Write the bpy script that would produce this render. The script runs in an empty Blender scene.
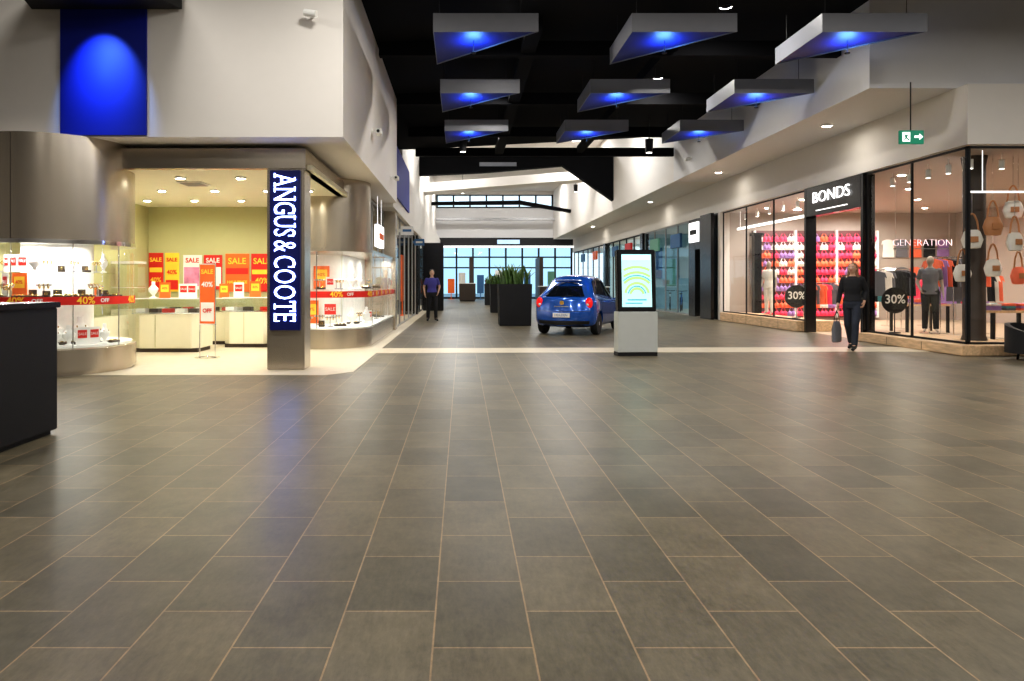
import bpy, bmesh, math, random
from mathutils import Vector, Matrix, Euler
random.seed(7)
sc=bpy.context.scene
COL=sc.collection
pi=math.pi
try:
    sc.view_settings.view_transform='Standard'
    sc.view_settings.look='Medium High Contrast'
except Exception as e: print('LOOK',e)

# ---------------------------------------------------------------- materials
def mat(name,col,rough=.5,metal=0,es=0,emit=None,noise=.06,ns=6,bump=0,spec=.5,coat=0,stretch=None):
    m=bpy.data.materials.new(name); m.use_nodes=True
    nt=m.node_tree; b=nt.nodes['Principled BSDF']
    tc=nt.nodes.new('ShaderNodeTexCoord'); nz=nt.nodes.new('ShaderNodeTexNoise')
    nz.inputs['Scale'].default_value=ns; nz.inputs['Detail'].default_value=4
    if stretch:
        mp=nt.nodes.new('ShaderNodeMapping'); mp.inputs['Scale'].default_value=stretch
        nt.links.new(tc.outputs['Object'],mp.inputs['Vector']); nt.links.new(mp.outputs[0],nz.inputs['Vector'])
    else: nt.links.new(tc.outputs['Object'],nz.inputs['Vector'])
    cr=nt.nodes.new('ShaderNodeValToRGB')
    cr.color_ramp.elements[0].position=.3; cr.color_ramp.elements[1].position=.7
    c0=[max(0,c*(1-noise)) for c in col[:3]]+[1]; c1=[min(1,c*(1+noise)) for c in col[:3]]+[1]
    cr.color_ramp.elements[0].color=c0; cr.color_ramp.elements[1].color=c1
    nt.links.new(nz.outputs['Fac'],cr.inputs['Fac']); nt.links.new(cr.outputs['Color'],b.inputs['Base Color'])
    b.inputs['Roughness'].default_value=rough; b.inputs['Metallic'].default_value=metal
    b.inputs['Specular IOR Level'].default_value=spec; b.inputs['Coat Weight'].default_value=coat
    if es:
        e=emit or col
        b.inputs['Emission Color'].default_value=(e[0],e[1],e[2],1); b.inputs['Emission Strength'].default_value=es
    if bump:
        bp=nt.nodes.new('ShaderNodeBump'); bp.inputs['Strength'].default_value=bump; bp.inputs['Distance'].default_value=.01
        nt.links.new(nz.outputs['Fac'],bp.inputs['Height']); nt.links.new(bp.outputs['Normal'],b.inputs['Normal'])
    return m
def glassmat(name,tint,base=.05,gain=.5):
    m=bpy.data.materials.new(name); m.use_nodes=True; nt=m.node_tree; nt.nodes.clear()
    o=nt.nodes.new('ShaderNodeOutputMaterial'); mx=nt.nodes.new('ShaderNodeMixShader')
    t=nt.nodes.new('ShaderNodeBsdfTransparent'); t.inputs[0].default_value=(*tint,1)
    g=nt.nodes.new('ShaderNodeBsdfGlossy'); g.inputs['Roughness'].default_value=.03; g.inputs[0].default_value=(1,1,1,1)
    lw=nt.nodes.new('ShaderNodeLayerWeight'); lw.inputs['Blend'].default_value=.25
    pw=nt.nodes.new('ShaderNodeMath'); pw.operation='POWER'; pw.inputs[1].default_value=2.5
    ma=nt.nodes.new('ShaderNodeMath'); ma.operation='MULTIPLY_ADD'; ma.inputs[1].default_value=gain; ma.inputs[2].default_value=base
    nt.links.new(lw.outputs['Facing'],pw.inputs[0]); nt.links.new(pw.outputs[0],ma.inputs[0]); nt.links.new(ma.outputs[0],mx.inputs[0])
    nt.links.new(t.outputs[0],mx.inputs[1]); nt.links.new(g.outputs[0],mx.inputs[2]); nt.links.new(mx.outputs[0],o.inputs[0])
    return m
def tilemat():
    m=bpy.data.materials.new('slate_tiles'); m.use_nodes=True; nt=m.node_tree; b=nt.nodes['Principled BSDF']
    tc=nt.nodes.new('ShaderNodeTexCoord'); sp=nt.nodes.new('ShaderNodeSeparateXYZ'); cb=nt.nodes.new('ShaderNodeCombineXYZ')
    nt.links.new(tc.outputs['Object'],sp.inputs[0])
    ax=nt.nodes.new('ShaderNodeMath'); ax.inputs[1].default_value=.1085+37.3
    ay=nt.nodes.new('ShaderNodeMath'); ay.inputs[1].default_value=57.6
    nt.links.new(sp.outputs[0],ax.inputs[0]); nt.links.new(sp.outputs[1],ay.inputs[0])
    nt.links.new(ay.outputs[0],cb.inputs[0]); nt.links.new(ax.outputs[0],cb.inputs[1])
    br=nt.nodes.new('ShaderNodeTexBrick'); br.offset=.5; br.squash=1
    br.inputs['Scale'].default_value=1; br.inputs['Brick Width'].default_value=.576; br.inputs['Row Height'].default_value=.373
    br.inputs['Mortar Size'].default_value=.0042; br.inputs['Mortar Smooth'].default_value=.25
    br.inputs['Color1'].default_value=(.148,.124,.080,1); br.inputs['Color2'].default_value=(.098,.087,.060,1)
    br.inputs['Mortar'].default_value=(.30,.21,.12,1)
    nt.links.new(cb.outputs[0],br.inputs['Vector'])
    nz=nt.nodes.new('ShaderNodeTexNoise'); nz.inputs['Scale'].default_value=2.6; nz.inputs['Detail'].default_value=10; nz.inputs['Roughness'].default_value=.75
    nt.links.new(cb.outputs[0],nz.inputs['Vector'])
    n2=nt.nodes.new('ShaderNodeTexNoise'); n2.inputs['Scale'].default_value=26; n2.inputs['Detail'].default_value=7; n2.inputs['Roughness'].default_value=.75
    ms=nt.nodes.new('ShaderNodeMapping'); ms.inputs['Scale'].default_value=(.45,1.3,1)
    nt.links.new(cb.outputs[0],ms.inputs['Vector']); nt.links.new(ms.outputs[0],n2.inputs['Vector'])
    ad=nt.nodes.new('ShaderNodeMath'); ad.operation='ADD'; nt.links.new(nz.outputs['Fac'],ad.inputs[0]); nt.links.new(n2.outputs['Fac'],ad.inputs[1])
    r=nt.nodes.new('ShaderNodeMapRange'); r.inputs['From Min'].default_value=.7; r.inputs['From Max'].default_value=1.3
    r.inputs['To Min'].default_value=.58; r.inputs['To Max'].default_value=1.38
    nt.links.new(ad.outputs[0],r.inputs['Value'])
    mx=nt.nodes.new('ShaderNodeMix'); mx.data_type='RGBA'; mx.blend_type='MULTIPLY'; mx.inputs['Factor'].default_value=1
    nt.links.new(br.outputs['Color'],mx.inputs['A']); nt.links.new(r.outputs[0],mx.inputs['B'])
    nt.links.new(mx.outputs['Result'],b.inputs['Base Color'])
    rr=nt.nodes.new('ShaderNodeMapRange'); rr.inputs['To Min'].default_value=.25; rr.inputs['To Max'].default_value=.48
    nt.links.new(n2.outputs['Fac'],rr.inputs['Value']); nt.links.new(rr.outputs[0],b.inputs['Roughness'])
    b.inputs['Specular IOR Level'].default_value=.34
    mm=nt.nodes.new('ShaderNodeMath'); mm.operation='MULTIPLY_ADD'; mm.inputs[1].default_value=-3
    nt.links.new(br.outputs['Fac'],mm.inputs[0]); nt.links.new(nz.outputs['Fac'],mm.inputs[2])
    bp=nt.nodes.new('ShaderNodeBump'); bp.inputs['Strength'].default_value=.2; bp.inputs['Distance'].default_value=.004
    nt.links.new(mm.outputs[0],bp.inputs['Height']); nt.links.new(bp.outputs['Normal'],b.inputs['Normal'])
    return m
TILE=tilemat()
WHITE=mat('white_plaster',(.75,.71,.66),.7,noise=.008)
WHITE2=mat('cool_plaster',(.74,.73,.73),.7,noise=.008)
CREAM=mat('cream_paint',(.80,.76,.58),.6,noise=.015)
OLIVE=mat('olive_paint',(.50,.48,.25),.6,noise=.015)
CREAMT=mat('cream_tile',(.56,.49,.37),.4,noise=.06)
BLACKC=mat('black_ceiling',(.004,.004,.005),.9,spec=.2)
BLACK=mat('black_gloss',(.008,.008,.010),.22)
BLACKM=mat('black_matte',(.008,.008,.009),.6)
CHAMP=mat('champagne_metal',(.52,.46,.375),.27,.82,noise=.04,stretch=(1,1,.1))
GREYM=mat('grey_metal',(.42,.42,.43),.35,.7)
CHROME=mat('chrome',(.8,.8,.8),.12,1)
NAVY=mat('navy_panel',(.006,.008,.045),.3,es=.035,emit=(.02,.06,1))  # faint blue self-glow stands in for the halo of the lit letters
BLUE=mat('blue_paint',(.002,.012,.26),.55,noise=.01)
BLUEP=mat('blue_board',(.003,.014,.17),.5,noise=.02)
LETTER=mat('white_lit_letter',(1,1,1),.4,es=9,emit=(.28,.38,1))
LETTERW=mat('warm_lit_letter',(1,1,1),.4,es=1.8,emit=(1,.97,.95))
WHITEL=mat('white_lit',(1,1,1),.4,es=1.2)
NEON=mat('faint_neon',(.9,.7,.75),.4,es=1.0,emit=(1,.78,.86))
LAMPM=mat('lamp_lens',(1,1,1),.4,es=6,emit=(1,.95,.85))
GLASS=glassmat('clear_glass',(.96,.97,.96),.035,.45)
GLASSE=glassmat('display_glass',(.96,.98,.97),.06,.6)
GLASSD=glassmat('tinted_glass',(.60,.80,.92),.06,.5)
CARGL=mat('car_glass',(.006,.008,.012),.05,spec=.8)
RED=mat('red_print',(.68,.02,.012),.5)
ORANGE=mat('orange_print',(.86,.15,.02),.5,es=.05)
YELLOW=mat('yellow_print',(.92,.60,.05),.5,es=.05)
WPRINT=mat('white_print',(.85,.84,.8),.5,noise=.02)
PPRINT=mat('pink_print',(.75,.25,.40),.5,noise=.3)
GOLD=mat('gold',(.8,.55,.15),.25,.9)
WOOD=mat('pale_wood',(.68,.47,.28),.45,noise=.2,ns=4,stretch=(6,1,6))
WOODF=mat('shop_floor_wood',(.52,.40,.28),.3,noise=.2,ns=3,stretch=(5,1,1))
BEIGE=mat('beige_wall',(.40,.34,.29),.6,noise=.02)
DBROWN=mat('dark_brown',(.05,.034,.024),.5)
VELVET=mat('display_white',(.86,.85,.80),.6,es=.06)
CARB=mat('car_blue_paint',(.010,.095,.43),.2,.35,coat=1,noise=.01)
TYRE=mat('tyre_rubber',(.012,.012,.012),.8)
RIM=mat('alloy',(.5,.5,.52),.3,.8)
TAIL=mat('tail_red',(.7,.01,.01),.15,es=.5)
LEAF=mat('leaf_green',(.07,.14,.03),.45,noise=.35,ns=14)
SOIL=mat('soil',(.03,.02,.015),.95,bump=.5)
SKIN=mat('skin',(.60,.36,.25),.5,noise=.03)
HAIR=mat('dark_hair',(.03,.018,.011),.5,noise=.3,ns=40)
HAIRB=mat('brown_hair',(.24,.13,.065),.5,noise=.3,ns=40)
PURP=mat('violet_fabric',(.06,.055,.27),.8)
DARKT=mat('black_fabric',(.012,.012,.015),.85)
JEAN=mat('dark_denim',(.02,.025,.04),.8,noise=.2,ns=60)
PINK=mat('pink_fabric',(.80,.06,.14),.7)
CORAL=mat('coral_fabric',(.86,.17,.08),.7)
LILAC=mat('lilac_fabric',(.34,.2,.46),.7)
TEAL=mat('teal_fabric',(.08,.30,.33),.7)
TAN=mat('tan_leather',(.50,.22,.09),.5)
OFFW=mat('offwhite_fabric',(.78,.73,.66),.75)
GREYF=mat('grey_fabric',(.14,.14,.155),.8)
GREENS=mat('exit_green',(.0,.22,.12),.4,es=.14,emit=(.02,.7,.4))
SCREEN=mat('lit_screen',(.5,.85,.85),.3,es=.62,emit=(.55,.92,.97))
SCRG=mat('screen_green',(.5,.8,.3),.3,es=.5,emit=(.55,.85,.25))
SCRB=mat('screen_teal',(.1,.5,.6),.3,es=.4,emit=(.1,.5,.6))
SCRW=mat('screen_white',(.9,.9,.9),.3,es=.7,emit=(1,1,1))
POSTB=mat('poster_blue',(.05,.16,.36),.5)
POSTG=mat('poster_green',(.15,.36,.25),.5,es=.05)
SIGNB=mat('pale_blue_lit',(.5,.7,.9),.4,es=.5,emit=(.5,.75,1))
CLEAR=mat('lamp_clear',(.9,.9,.9),.2)
PANELG=mat('panel_grey',(.20,.205,.23),.45,noise=.02)
MSK=mat('mannequin_gloss',(.40,.33,.27),.3)

# ---------------------------------------------------------------- geometry
class G:
    def __init__(s): s.v=[]; s.f=[]
    def add(s,vs,fs,T=None):
        o=len(s.v)
        for p in vs:
            p=Vector(p); s.v.append(T@p if T else p)
        s.f+=[tuple(i+o for i in f) for f in fs]; return s
    def box(s,x0,x1,y0,y1,z0,z1,T=None):
        vs=[(x,y,z) for z in (z0,z1) for y in (y0,y1) for x in (x0,x1)]
        return s.add(vs,[(0,2,3,1),(4,5,7,6),(0,1,5,4),(2,6,7,3),(0,4,6,2),(1,3,7,5)],T)
    def cyl(s,p0,p1,r0,r1=None,n=14,T=None):
        r1=r0 if r1 is None else r1
        p0=Vector(p0);p1=Vector(p1);d=(p1-p0)
        q=d.to_track_quat('Z','Y') if d.length>1e-9 else Matrix.Identity(3).to_quaternion()
        vs=[]
        for p,r in ((p0,r0),(p1,r1)):
            for i in range(n):
                a=2*pi*i/n; vs.append(p+q@Vector((r*math.cos(a),r*math.sin(a),0)))
        fs=[(i,(i+1)%n,n+(i+1)%n,n+i) for i in range(n)]+[tuple(range(n-1,-1,-1)),tuple(range(n,2*n))]
        return s.add(vs,fs,T)
    def sph(s,c,r,nu=14,nv=9,T=None):
        if not hasattr(r,'__len__'): r=(r,r,r)
        vs=[(c[0],c[1],c[2]-r[2])]
        for j in range(1,nv):
            t=pi*j/nv
            for i in range(nu):
                a=2*pi*i/nu
                vs.append((c[0]+r[0]*math.sin(t)*math.cos(a),c[1]+r[1]*math.sin(t)*math.sin(a),c[2]-r[2]*math.cos(t)))
        vs.append((c[0],c[1],c[2]+r[2])); L=len(vs)-1; fs=[]
        for i in range(nu):
            k=(i+1)%nu; fs.append((0,1+k,1+i)); fs.append((L,L-nu+i,L-nu+k))
            for j in range(nv-2):
                a=1+j*nu; fs.append((a+i,a+k,a+nu+k,a+nu+i))
        return s.add(vs,fs,T)
    def lathe(s,prof,n=24,T=None,sx=1,sy=1,cap=True):
        vs=[(r*sx*math.cos(2*pi*i/n),r*sy*math.sin(2*pi*i/n),z) for r,z in prof for i in range(n)]
        fs=[]
        for j in range(len(prof)-1):
            for i in range(n):
                k=(i+1)%n; fs.append((j*n+i,j*n+k,(j+1)*n+k,(j+1)*n+i))
        if cap:
            fs.append(tuple(range(n-1,-1,-1))); fs.append(tuple((len(prof)-1)*n+i for i in range(n)))
        return s.add(vs,fs,T)
    def loft(s,secs,n=18,T=None):
        vs=[]
        for c,rx,ry in secs:
            for i in range(n):
                a=2*pi*i/n; vs.append((c[0]+rx*math.cos(a),c[1]+ry*math.sin(a),c[2]))
        fs=[]
        for j in range(len(secs)-1):
            for i in range(n):
                k=(i+1)%n; fs.append((j*n+i,j*n+k,(j+1)*n+k,(j+1)*n+i))
        fs.append(tuple(range(n-1,-1,-1))); fs.append(tuple((len(secs)-1)*n+i for i in range(n)))
        return s.add(vs,fs,T)
    def prism(s,poly,z0,z1,T=None):
        n=len(poly); vs=[(x,y,z0) for x,y in poly]+[(x,y,z1) for x,y in poly]
        fs=[tuple(range(n-1,-1,-1)),tuple(range(n,2*n))]+[(i,(i+1)%n,n+(i+1)%n,n+i) for i in range(n)]
        return s.add(vs,fs,T)
    def cap(s,p0,p1,r0,r1,n=12):
        s.cyl(p0,p1,r0,r1,n); s.sph(p0,r0,n,8); s.sph(p1,r1,n,8); return s
    def tube(s,pts,r,n=8):
        for a,b in zip(pts[:-1],pts[1:]): s.cyl(a,b,r,r,n)
        return s
    def obj(s,name,m,parent=None,loc=(0,0,0),rot=(0,0,0),smooth=False,bevel=0):
        me=bpy.data.meshes.new(name); me.from_pydata([tuple(v) for v in s.v],[],s.f)
        bm=bmesh.new(); bm.from_mesh(me); bmesh.ops.recalc_face_normals(bm,faces=bm.faces)
        if bevel: bmesh.ops.bevel(bm,geom=list(bm.edges),offset=bevel,segments=2,affect='EDGES',clamp_overlap=True)
        bm.to_mesh(me); bm.free()
        me.materials.append(m)
        if smooth:
            me.polygons.foreach_set('use_smooth',[True]*len(me.polygons))
            try: me.set_sharp_from_angle(angle=math.radians(38))
            except Exception: pass
        o=bpy.data.objects.new(name,me); COL.objects.link(o); o.location=loc; o.rotation_euler=rot
        if parent: o.parent=parent
        return o
def tag(o,label,cat,group=None,kind=None):
    o['label']=label; o['category']=cat
    if group: o['group']=group
    if kind: o['kind']=kind
    return o
def root(name,loc,rz,label,cat,group=None):
    e=bpy.data.objects.new(name,None); e.empty_display_size=.2; COL.objects.link(e)
    e.location=loc; e.rotation_euler=(0,0,rz); return tag(e,label,cat,group)
def dup(o,loc=None,rz=None,label=None,parent=None,m=None,scale=None):
    n=o.copy(); COL.objects.link(n)
    if parent: n.parent=parent
    if loc is not None: n.location=loc
    if rz is not None: n.rotation_euler=(0,0,rz)
    if label: n['label']=label
    if scale: n.scale=scale
    for c in list(o.children): dup(c,parent=n)
    return n
def struct(g,name,m,label,cat,**k):
    return tag(g.obj(name,m,**k),label,cat,kind='structure')
_tc={}
def textmesh(s,size,ext=.004,off=0):
    key=(s,size,ext,off)
    if key in _tc: return _tc[key]
    cu=bpy.data.curves.new('t','FONT'); cu.body=s; cu.size=size; cu.extrude=ext; cu.offset=off
    cu.align_x='CENTER'; cu.align_y='CENTER'; cu.resolution_u=3
    o=bpy.data.objects.new('t',cu); COL.objects.link(o); bpy.context.view_layer.update()
    dg=bpy.context.evaluated_depsgraph_get()
    me=bpy.data.meshes.new_from_object(o.evaluated_get(dg))
    bpy.data.objects.remove(o); _tc[key]=me; return me
RX=Matrix.Rotation(pi/2,4,'X')
def text(name,s,size,m,parent,loc,rz=0,ext=.004,off=0,R=None,sx=1):
    me=textmesh(s,size,ext,off).copy(); me.materials.clear(); me.materials.append(m)
    T=(R if R else Matrix.Rotation(rz,4,'Z')@RX)@Matrix.Scale(sx,4,(1,0,0))
    me.transform(T)
    o=bpy.data.objects.new(name,me); COL.objects.link(o); o.location=loc
    if parent: o.parent=parent
    return o
def area(loc,power,size,col=(1,.95,.88),rot=(0,0,0),parent=None,shape='DISK',sy=None,spread=None):
    l=bpy.data.lights.new('lamp','AREA'); l.energy=power; l.shape=shape; l.size=size; l.color=col
    if sy: l.size_y=sy
    if spread: l.spread=spread
    o=bpy.data.objects.new('lamp_light',l); COL.objects.link(o); o.location=loc; o.rotation_euler=rot
    if parent: o.parent=parent
    return o
def downlight(loc,power,size=.16,col=(1,.93,.82),m=None,label='round recessed ceiling downlight with bright lens',group='recessed ceiling downlights'):
    m=m or CLEAR
    g=G().lathe([(size/2+.005,0),(size/2+.03,0),(size/2+.03,-.03),(size/2+.005,-.03),(size/2+.005,0)],20,cap=False)
    o=tag(g.obj('downlight',m,loc=loc,smooth=False),label,'downlight',group)
    area((0,0,-.012),power,size,col,parent=o)
    return o

# ---------------------------------------------------------------- floor & shell
struct(G().box(-14,20,-6,64,-.2,0),'floor',TILE,'brown-grey stone tiled mall floor with tan grout','floor')
struct(G().prism([(-14,10.25),(-2.0,10.25),(-1.65,10.6),(-1.65,13.45),(9.2,13.75),(9.46,14.75),(-1.65,14.45),(-1.65,60),(-14,60)],0,.004),'floor',CREAMT,'cream tile border band crossing the dark mall floor','floor')
struct(G().box(9.47,20,13.12,25.5,0,.006),'floor',WOODF,'timber floor inside the clothing shop','floor')
struct(G().box(9.5,15,25.7,60,0,.006),'floor',CREAMT,'pale floor inside further shops','floor')
T=Matrix(((1,0,0,0),(0,0,1,0),(0,1,0,0),(0,0,0,1)))
struct(G().prism([(-14,6.27),(-1.75,6.27),(7.8,6.77),(20,6.77),(20,7.1),(-14,7.1)],-6,25.8,T),'ceiling',BLACKC,'black painted high mall ceiling','ceiling')
struct(G().box(-4,12,25.8,60.3,9.2,9.4),'ceiling',WHITE,'pale raised ceiling over the far mall','ceiling')
for y in (14.3,18.2,22.2,25.6):
    struct(G().box(-1.7,7.75,y,y+.18,6.0,6.3),'ceiling',BLACKC,'black ceiling beam across the mall','ceiling beam')
struct(G().box(1.2,1.5,13,25.6,6.05,6.3),'ceiling',BLACKC,'long black service duct under ceiling','ceiling duct')
struct(G().box(4.2,4.4,13,25.6,6.1,6.35),'ceiling',BLACKC,'long black service duct under ceiling','ceiling duct')
struct(G().box(-14,20,-6.2,-6,0,7),'wall_rear',WHITE,'unseen white wall added to keep sky light out of the near hall','wall')  # unseen rear and side walls, added to stop sky light leaking in
struct(G().box(-14.2,-14,-6,11,0,7),'wall_left',WHITE,'unseen white wall added to keep sky light out of the near hall','wall')
struct(G().box(20,20.2,-6,13.4,0,7),'wall_right',WHITE,'unseen white wall added to keep sky light out of the near hall','wall')
struct(G().box(-14,-1.75,10.3,18.8,3.5,6.27),'wall_left',WHITE,'white plaster bulkhead above the jewellery shop','wall')
struct(G().box(-14,-3.0,18.8,25.8,3.5,6.27),'wall_left',BLACKM,'black recessed upper wall','wall')
struct(G().box(-3.0,-1.85,18.8,60,3.4,5.0),'wall_left',WHITE,'white fascia above shopfronts','wall')
struct(G().box(-3.4,-2.2,25.8,60,5.0,9.2),'wall_left',WHITE,'white upper wall of the far mall','wall')
struct(G().box(-2.95,-1.8,18.85,24,3.75,5.15),'wall_left',BLUE,'blue painted box bulkhead','wall')
struct(G().box(9.46,9.75,13.1,60,3.95,5.08).box(9.75,20,13.1,13.4,3.95,5.08),'wall_right',WHITE,'white fascia band above glazed shopfronts','wall')
struct(G().box(7.8,20,13.4,25.8,5.08,6.78),'wall_right',WHITE2,'projecting white upper bulkhead','wall')
struct(G().box(7.8,10.5,25.8,60,5.08,9.2),'wall_right',WHITE,'white upper wall of the far mall','wall')
struct(G().box(-5.89,-4.63,10.26,10.299,3.52,6.2),'wall_left',BLUE,'tall blue painted wall panel','wall panel')
hd=tag(G().prism([(-6.3,10.25),(-4.1,10.25),(-4.7,8.6),(-5.8,8.6)],5.36,5.55).obj('wall_hood',BLACKM),'black angled hood projecting above the blue wall panel','hood')
G().lathe([(.06,0),(.09,0),(.09,-.03),(.06,-.03)],16,cap=False).obj('lamp_ring',CLEAR,parent=hd,loc=(-5.25,9.55,5.355))
area((-5.25,9.55,5.33),20,.12,(.15,.35,1),rot=(math.radians(38),0,0),parent=hd,spread=1.0)
TY=Matrix(((1,0,0,0),(0,0,1,0),(0,1,0,0),(0,0,0,1)))
struct(G().prism([(-2.2,6.9),(1.0,7.05),(5.2,7.4),(7.79,5.6),(7.79,8.1),(-2.2,7.9)],36,36.5,TY),'ceiling',BLACKC,'black wedge-shaped ceiling beam','ceiling beam')
struct(G().prism([(-2.2,6.55),(7.79,7.35),(7.79,7.85),(-2.2,7.05)],40,41.5,TY),'ceiling',WHITE,'sloping white ceiling beam','ceiling beam')
struct(G().prism([(-2.2,6.95),(4.2,7.0),(7.79,6.4),(7.79,6.6),(4.2,7.25),(-2.2,7.15)],50,50.6,TY),'ceiling',BLACKC,'angled black ceiling beam','ceiling beam')

wn=[0]
def glazed(axis,c,a0,a1,z0,z1,n,fm,label,fw=.05,rails=(),gl=None,name=None):
    wn[0]+=1; name=name or 'window_%d'%wn[0]; g=G()
    def bx(p,q,u,v,t=fw):
        if axis=='Y': g.box(c-t/2,c+t/2,p,q,u,v)
        else: g.box(p,q,c-t/2,c+t/2,u,v)
    for i in range(n+1):
        p=a0+(a1-a0-fw)*i/n; bx(p,p+fw,z0,z1)
    bx(a0,a1,z0,z0+fw); bx(a0,a1,z1-fw,z1)
    for r in rails: bx(a0,a1,r,r+fw*.8)
    o=struct(g,name,fm,label,'window')
    g2=G()
    if axis=='Y': g2.add([(c,a0,z0),(c,a1,z0),(c,a1,z1),(c,a0,z1)],[(0,1,2,3)])
    else: g2.add([(a0,c,z0),(a1,c,z0),(a1,c,z1),(a0,c,z1)],[(0,1,2,3)])
    g2.obj('pane',gl or GLASS,parent=o)
    return o
glazed('X',60,-1.95,9.46,0,4.5,8,BLACKM,'glazed mall entrance with dark frames',.15,rails=(2.6,3.5),gl=GLASSD,name='door_1')
struct(G().box(-1.95,9.46,59.6,60.3,4.5,5.2),'wall_end',BLACKM,'black beam over the glazed entrance','wall')
struct(G().box(-1.95,9.46,59.3,59.6,4.35,4.5),'wall_end',WHITEL,'lit white strip under entrance beam','wall')
struct(G().box(-2.2,7.8,59.8,60.2,5.2,7.75),'wall_end',WHITE2,'pale wall band above the entrance','wall')
struct(G().box(-2.2,7.8,58.6,59.0,6.6,6.8),'wall_end',GREYM,'grey horizontal beam across the end wall','wall')
glazed('X',60,-2.2,7.8,7.75,8.95,7,BLACKM,'clerestory windows below the raised ceiling',.13)
struct(G().box(-2.2,7.8,59.8,60.2,8.9,9.3),'wall_end',WHITE,'white wall above clerestory','wall')
tag(G().box(3.0,4.9,59.4,59.6,4.68,5.02).obj('entrance_sign',SIGNB),'small pale illuminated sign above the glazed doors','sign')
struct(G().box(-10,20,64,90,-.2,-.02),'floor',mat('concrete',(.3,.32,.34),.8),'grey concrete paving outside the entrance','pavement')
for x in (.6,6.2):
    tag(G().box(x,x+.3,56,59.2,0,3.4).obj('entrance_partition',DBROWN),'dark freestanding partition by the glazed doors','partition','entrance partitions')
for i,(x,m,h) in enumerate([(-.9,ORANGE,1.7),(.0,WPRINT,2.2),(1.5,POSTB,2.0),(2.2,RED,1.6),(3.0,WPRINT,2.4),(4.2,DBROWN,1.8),(5.4,POSTB,2.2),(7.3,POSTG,2.3),(8.2,WPRINT,1.8)]):
    tag(G().box(x-.28,x+.28,58.0-.6*(i%3),58.06-.6*(i%3),.5,h).box(x-.03,x+.03,58.0-.6*(i%3),58.06-.6*(i%3),.02,.5).box(x-.25,x+.25,57.85-.6*(i%3),58.2-.6*(i%3),0,.03).obj('poster_stand',m),'freestanding poster panel near the mall entrance','poster stand','poster stands by the entrance')
for (x,y,w_,h) in ((3.6,50,1.6,1.2),(5.9,47,1.4,1.1),(.4,52,1.2,1.3),(7.6,40,1.4,1.1)):
    st=tag(G().box(x-w_/2,x+w_/2,y-.5,y+.5,.08,h).obj('mall_stall',DBROWN,bevel=.02),'dark timber sales counter standing in the mall','counter','mall sales counters')
    G().box(x-w_/2-.05,x+w_/2+.05,y-.55,y+.55,h,h+.05).obj('counter_top',WPRINT,parent=st)
    G().box(x-w_/2+.05,x+w_/2-.05,y-.45,y+.45,0,.08).obj('plinth',BLACKM,parent=st)

# ---------------------------------------------------------------- jewellery shop shell
struct(G().box(-7.5,-7.3,11.2,16.3,0,3.12),'wall_left',OLIVE,'olive side wall inside jewellery shop','wall')
struct(G().box(-7.5,-2.9,16.3,16.5,0,3.5),'wall_back',OLIVE,'olive back wall inside jewellery shop','wall')
struct(G().box(-7.5,-2.35,10.95,16.3,3.12,3.2),'ceiling',CREAM,'cream ceiling inside jewellery shop','ceiling')
struct(G().box(-14,-7.5,10.9,11.1,0,3.5),'wall_left',CHAMP,'champagne metal wall panel','wall')
struct(G().box(-5.6,-2.42,10.82,10.95,3.12,3.43),'trim_1',CHAMP,'champagne metal shopfront header','shopfront header')
struct(G().box(-2.55,-2.42,10.95,14.4,3.12,3.43).box(-2.55,-2.3,16.1,20,3.12,3.5),'trim_2',CHAMP,'champagne metal side header','shopfront header')
struct(G().box(-2.9,-2.8,16.5,20.2,0,3.5),'wall_left',CREAM,'cream partition behind window display','wall')
pl=root('sign_pillar',(-2.73,10.98,0),0,'champagne metal pillar carrying a tall navy illuminated shop sign','pillar')
G().box(-.29,.29,-.14,.3,0,3.12).obj('pillar_body',CHAMP,parent=pl,bevel=.01)
G().box(-.235,.235,-.19,-.14,.62,3.09).obj('sign_panel',NAVY,parent=pl,bevel=.008)
RS=Matrix(((0,1,0,0),(0,0,-1,0),(-1,0,0,0),(0,0,0,1)))
def serif_text(s,H):
    g=G(); x=0
    for ch in s:
        if ch==' ': x+=H*.14; continue
        me=textmesh(ch,H*1.4,.006,-.003)
        xs=[v.co.x for v in me.vertices]; ys=[v.co.y for v in me.vertices]
        w=max(xs)-min(xs); sx=.80
        y0=min(ys); sc_=H/(max(ys)-y0)
        vs=[((v.co.x-min(xs))*sx*1.0+x,(v.co.y-y0)*sc_,v.co.z) for v in me.vertices]
        g.add(vs,[tuple(p.vertices) for p in me.polygons])
        w*=sx; t=H*.06; l=H*.13
        def sf(cx,cy,ww=l): g.box(cx-ww,cx+ww,cy,cy+t,-.006,.0065)
        if ch=='A': sf(x+.03,0); sf(x+w-.03,0); sf(x+w*.4,H-t,H*.09)
        if ch=='N': sf(x+.03,0); sf(x+.01,H-t); sf(x+w-.03,H-t)
        if ch=='U': sf(x+.03,H-t); sf(x+w-.03,H-t)
        if ch=='T': sf(x+w/2,0,H*.16); g.box(x,x+t,H*.72,H,-.006,.0065); g.box(x+w-t,x+w,H*.72,H,-.006,.0065)
        if ch=='E': sf(x+.02,0,.03); sf(x+.02,H-t,.03); g.box(x+w-t*.6,x+w+t*.3,0,H*.25,-.006,.0065); g.box(x+w-t*.6,x+w+t*.3,H*.75,H,-.006,.0065)
        if ch in 'GCS': g.box(x+w-t,x+w,H*.66,H*.95,-.006,.0065)
        x+=w+H*.12
    return g,x
g,L=serif_text('ANGUS & COOTE',.33)
k=2.30/L
g.v=[RS@Vector((v.x*k,v.y,v.z)) for v in g.v]
g.obj('lettering',LETTER,parent=pl,loc=(-.165,-.20,3.03))

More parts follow.
